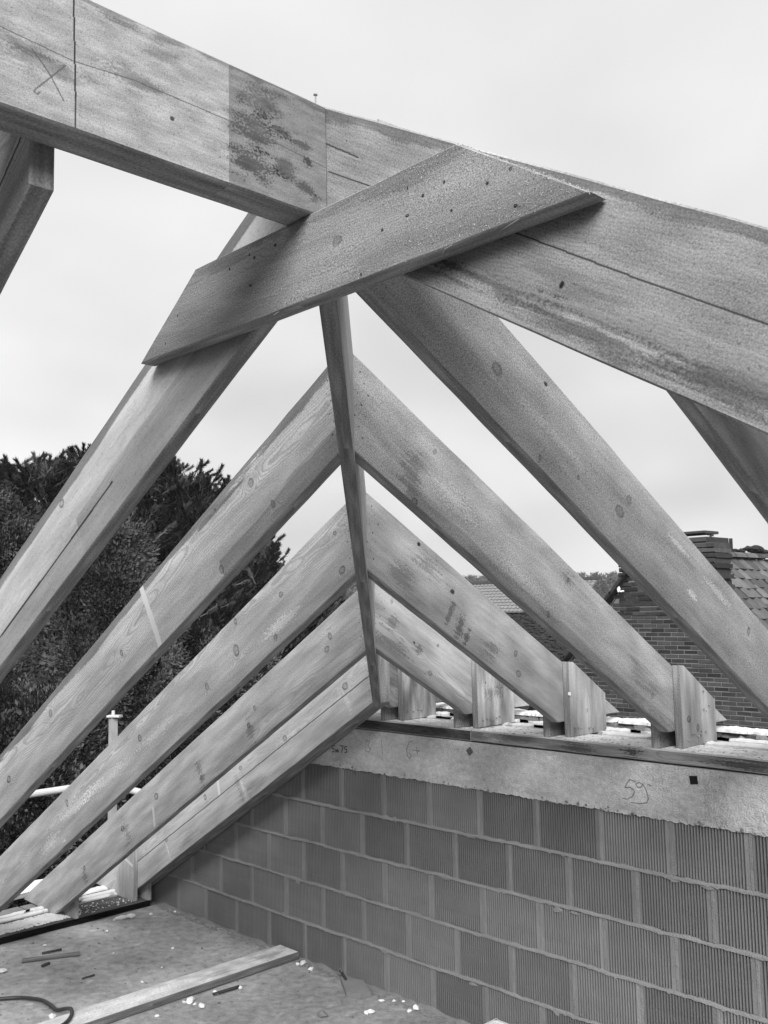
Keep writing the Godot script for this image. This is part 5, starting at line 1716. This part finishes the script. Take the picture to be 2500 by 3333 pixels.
func pine(at: Vector3, top: float, rad: float, sd: int, label: String, tuft: Mesh, mat: Material, dens := 1.0) -> void:
	var g := RandomNumberGenerator.new()
	g.seed = sd
	var h := top - at.y
	var t := thing("pine_tree", label, "tree", at, "conifers on the left")
	var st := begin()
	tube(st, [Vector3.ZERO, Vector3(0.05, h * 0.5, 0.03), Vector3(0, h * 0.97, 0)], [0.16, 0.10, 0.02], 8)
	var xf := []
	var branches := int(120 * dens)
	for b in branches:
		var f := g.randf_range(0.05, 1.0)
		f = 1.0 - pow(1.0 - f, 1.15)
		var y := h * f
		var r := rad * pow(sin(clampf((1.0 - f) * 1.25 + 0.10, 0.0, 1.0) * PI * 0.5), 0.8) * g.randf_range(0.72, 1.08)
		var az := g.randf() * TAU
		var rise := lerpf(0.10, 0.75, f) + g.randf_range(-0.1, 0.15)
		var tip := Vector3(cos(az) * r, y + r * rise * 0.6, sin(az) * r)
		var root := Vector3(0, y - 0.05, 0)
		var mid := root.lerp(tip, 0.55) - Vector3(0, 0.10 * r, 0)
		if b % 2 == 0: tube(st, [root, mid, tip], [0.035, 0.02, 0.006], 4)
		var n := int(lerpf(64, 44, f))
		for k in n:
			var q := sqrt(g.randf())
			var p := root.lerp(mid, q * 2.0) if q < 0.5 else mid.lerp(tip, q * 2.0 - 1.0)
			var spread := 0.08 + 0.20 * rad * 0.5 * (0.4 + q * 0.6)
			p += Vector3(g.randf_range(-1, 1), g.randf_range(-0.5, 0.7), g.randf_range(-1, 1)) * spread
			var up := (Vector3(cos(az), 0, sin(az)) * 0.5 + Vector3.UP * g.randf_range(0.2, 1.0) + Vector3(g.randf_range(-0.7, 0.7), 0, g.randf_range(-0.7, 0.7))).normalized()
			var sx := up.cross(Vector3(0.3, 0.1, 1)).normalized()
			var sc := g.randf_range(0.8, 1.35)
			xf.append(Transform3D(Basis(sx, up, sx.cross(up)).scaled(Vector3(sc, sc, sc)), p))
	# leaders standing proud of the outline
	for k in 6:
		var az := g.randf() * TAU
		var r := g.randf() * rad * 0.5
		var y := h * (1.0 - 0.30 * pow(r / rad, 1.2)) - 0.05
		for q in 4:
			var up := Vector3(g.randf_range(-0.15, 0.15), 1, g.randf_range(-0.15, 0.15)).normalized()
			var sx := up.cross(Vector3(0.3, 0.1, 1)).normalized()
			xf.append(Transform3D(Basis(sx, up, sx.cross(up)), Vector3(cos(az) * r, y - 0.16 * q, sin(az) * r)))
	part("trunk", done(st, M.bark), t)
	var hi := []
	var lo := []
	for i in xf.size():
		if i % 4 == 0: hi.append(xf[i])
		else: lo.append(xf[i])
	foliage(t, tuft, lo, mat)
	foliage(t, tuft, hi, M.lit_foliage, "lit_sprigs")  # a share of the tufts coloured paler, as if lit

func cypress(at: Vector3, top: float, rad: float, sd: int, label: String, spray: Mesh, mat: Material, count: int, nm := "cypress_tree") -> void:
	var g := RandomNumberGenerator.new()
	g.seed = sd
	var h := top - at.y
	var t := thing(nm, label, "tree", at, "conifers on the left")
	var st := begin()
	tube(st, [Vector3.ZERO, Vector3(0, h * 0.5, 0), Vector3(0, h * 0.95, 0)], [0.14, 0.09, 0.02], 7)
	part("trunk", done(st, M.bark), t)
	var clump := []
	for k in int(70 * rad * rad + 60):
		var f := g.randf()
		var r := rad * pow(1.0 - pow(f, 2.2), 0.6)
		var az := g.randf() * TAU
		clump.append([Vector3(cos(az) * r * 0.86, h * f, sin(az) * r * 0.86), g.randf_range(0.16, 0.34)])
	var xf := []
	for i in count:
		var c: Array = clump[g.randi() % clump.size()]
		var d := Vector3(g.randf_range(-1, 1), g.randf_range(-0.9, 1), g.randf_range(-1, 1)).normalized()
		var p: Vector3 = c[0] + d * float(c[1]) * g.randf_range(0.55, 1.0)
		var up := (d + Vector3(p.x, 0, p.z).normalized() * 0.6 + Vector3.UP * 0.55).normalized()
		var sx := up.cross(Vector3(g.randf_range(-1, 1), 0.1, g.randf_range(-1, 1))).normalized()
		var sc := g.randf_range(0.7, 1.3)
		xf.append(Transform3D(Basis(sx, up, sx.cross(up)).scaled(Vector3(sc, sc, sc)), p))
	var hi := []
	var lo := []
	for i in xf.size():
		if i % 3 == 0: hi.append(xf[i])
		else: lo.append(xf[i])
	foliage(t, spray, lo, mat)
	foliage(t, spray, hi, M.lit_foliage, "lit_sprigs")  # some sprays in the paler tone, painted light on the crown

func build_trees() -> void:
	M.lit_foliage = plain(0.085, 0.9, 0.1)  # paler foliage tone standing in for light on the tips
	var dark := plain(0.020, 0.9, 0.1)
	var mid := plain(0.035, 0.9, 0.1)
	var light := plain(0.060, 0.9, 0.1)
	var tuft := needle_tuft(11, 90, 0.075, 0.17, 0.0065)
	var spray := scale_spray(12, 48, 0.17)
	var spray4 := scale_spray(14, 30, 0.42)
	var gy := -4.2
	pine(Vector3(-10.43, gy, -2.89), 2.75, 2.0, 21, "bushy pine at the photo's far left, behind the broad cypress", tuft, dark)
	pine(Vector3(-10.9, gy, -4.22), 3.05, 1.9, 22, "tallest pine, its top hidden behind the pale left rafter", tuft, dark)
	pine(Vector3(-11.2, gy, -5.72), 3.2, 1.8, 23, "pine just right of the pale left rafter", tuft, dark)
	pine(Vector3(-11.5, gy, -7.1), 2.85, 1.6, 24, "pine with an upright leader above the chalked rafter", tuft, dark)
	pine(Vector3(-14.0, gy, -10.4), 1.35, 2.2, 25, "low pine in the gap below the chalked rafter", tuft, dark)
	pine(Vector3(-13.2, gy, -12.6), 0.35, 2.0, 26, "distant dark pine nearest the hip rafter", tuft, dark)
	cypress(Vector3(-8.1, gy, -1.3), 2.0, 1.45, 31, "broad cypress at the far left with ragged scale foliage", spray, mid, 16000)
	cypress(Vector3(-6.7, gy, -2.1), 1.50, 1.15, 32, "conical cypress below the pale left rafter", spray, light, 17000)
	cypress(Vector3(-7.0, gy, -3.5), 0.35, 1.3, 33, "rounded dark cypress between the left jack rafters", spray, dark, 11000)
	cypress(Vector3(-5.6, gy, -0.7), -0.1, 1.1, 34, "low dark yew behind the scaffold rail", spray, dark, 12000, "yew_bush")
	cypress(Vector3(-5.7, gy, -2.4), -0.4, 1.0, 35, "low dark yew beside the scaffold post", spray, dark, 6000, "yew_bush")
	var ring := [[9.5, -3.0, 3.4], [10.5, 0.5, 4.2], [10.0, 4.0, 3.8], [9.0, 7.5, 4.4], [6.0, 10.0, 4.0], [2.0, 11.0, 4.4], [-2.0, 10.5, 3.8]]  # unseen conifers added to block low sky and darken the rafter undersides
	var rl := ["unseen dark conifer added beyond the right gable end to block low sky", "unseen tall conifer added right of the house as a sky blocker", "unseen conifer added right of the attic to block low sky", "unseen sky-blocking conifer added at the right shoulder", "unseen sky-blocking conifer added at the rear", "unseen tall conifer added past the rear gable to block sky", "unseen conifer added past the left eaves to block sky"]
	for k in ring.size(): cypress(Vector3(ring[k][0], gy, ring[k][1]), ring[k][2], 1.9, 50 + k, rl[k], spray4, mid, 2600)
	cypress(Vector3(-8.2, gy, -5.2), -0.1, 1.3, 36, "low dark yew seen through the lower jack rafters", spray, dark, 6000, "yew_bush")
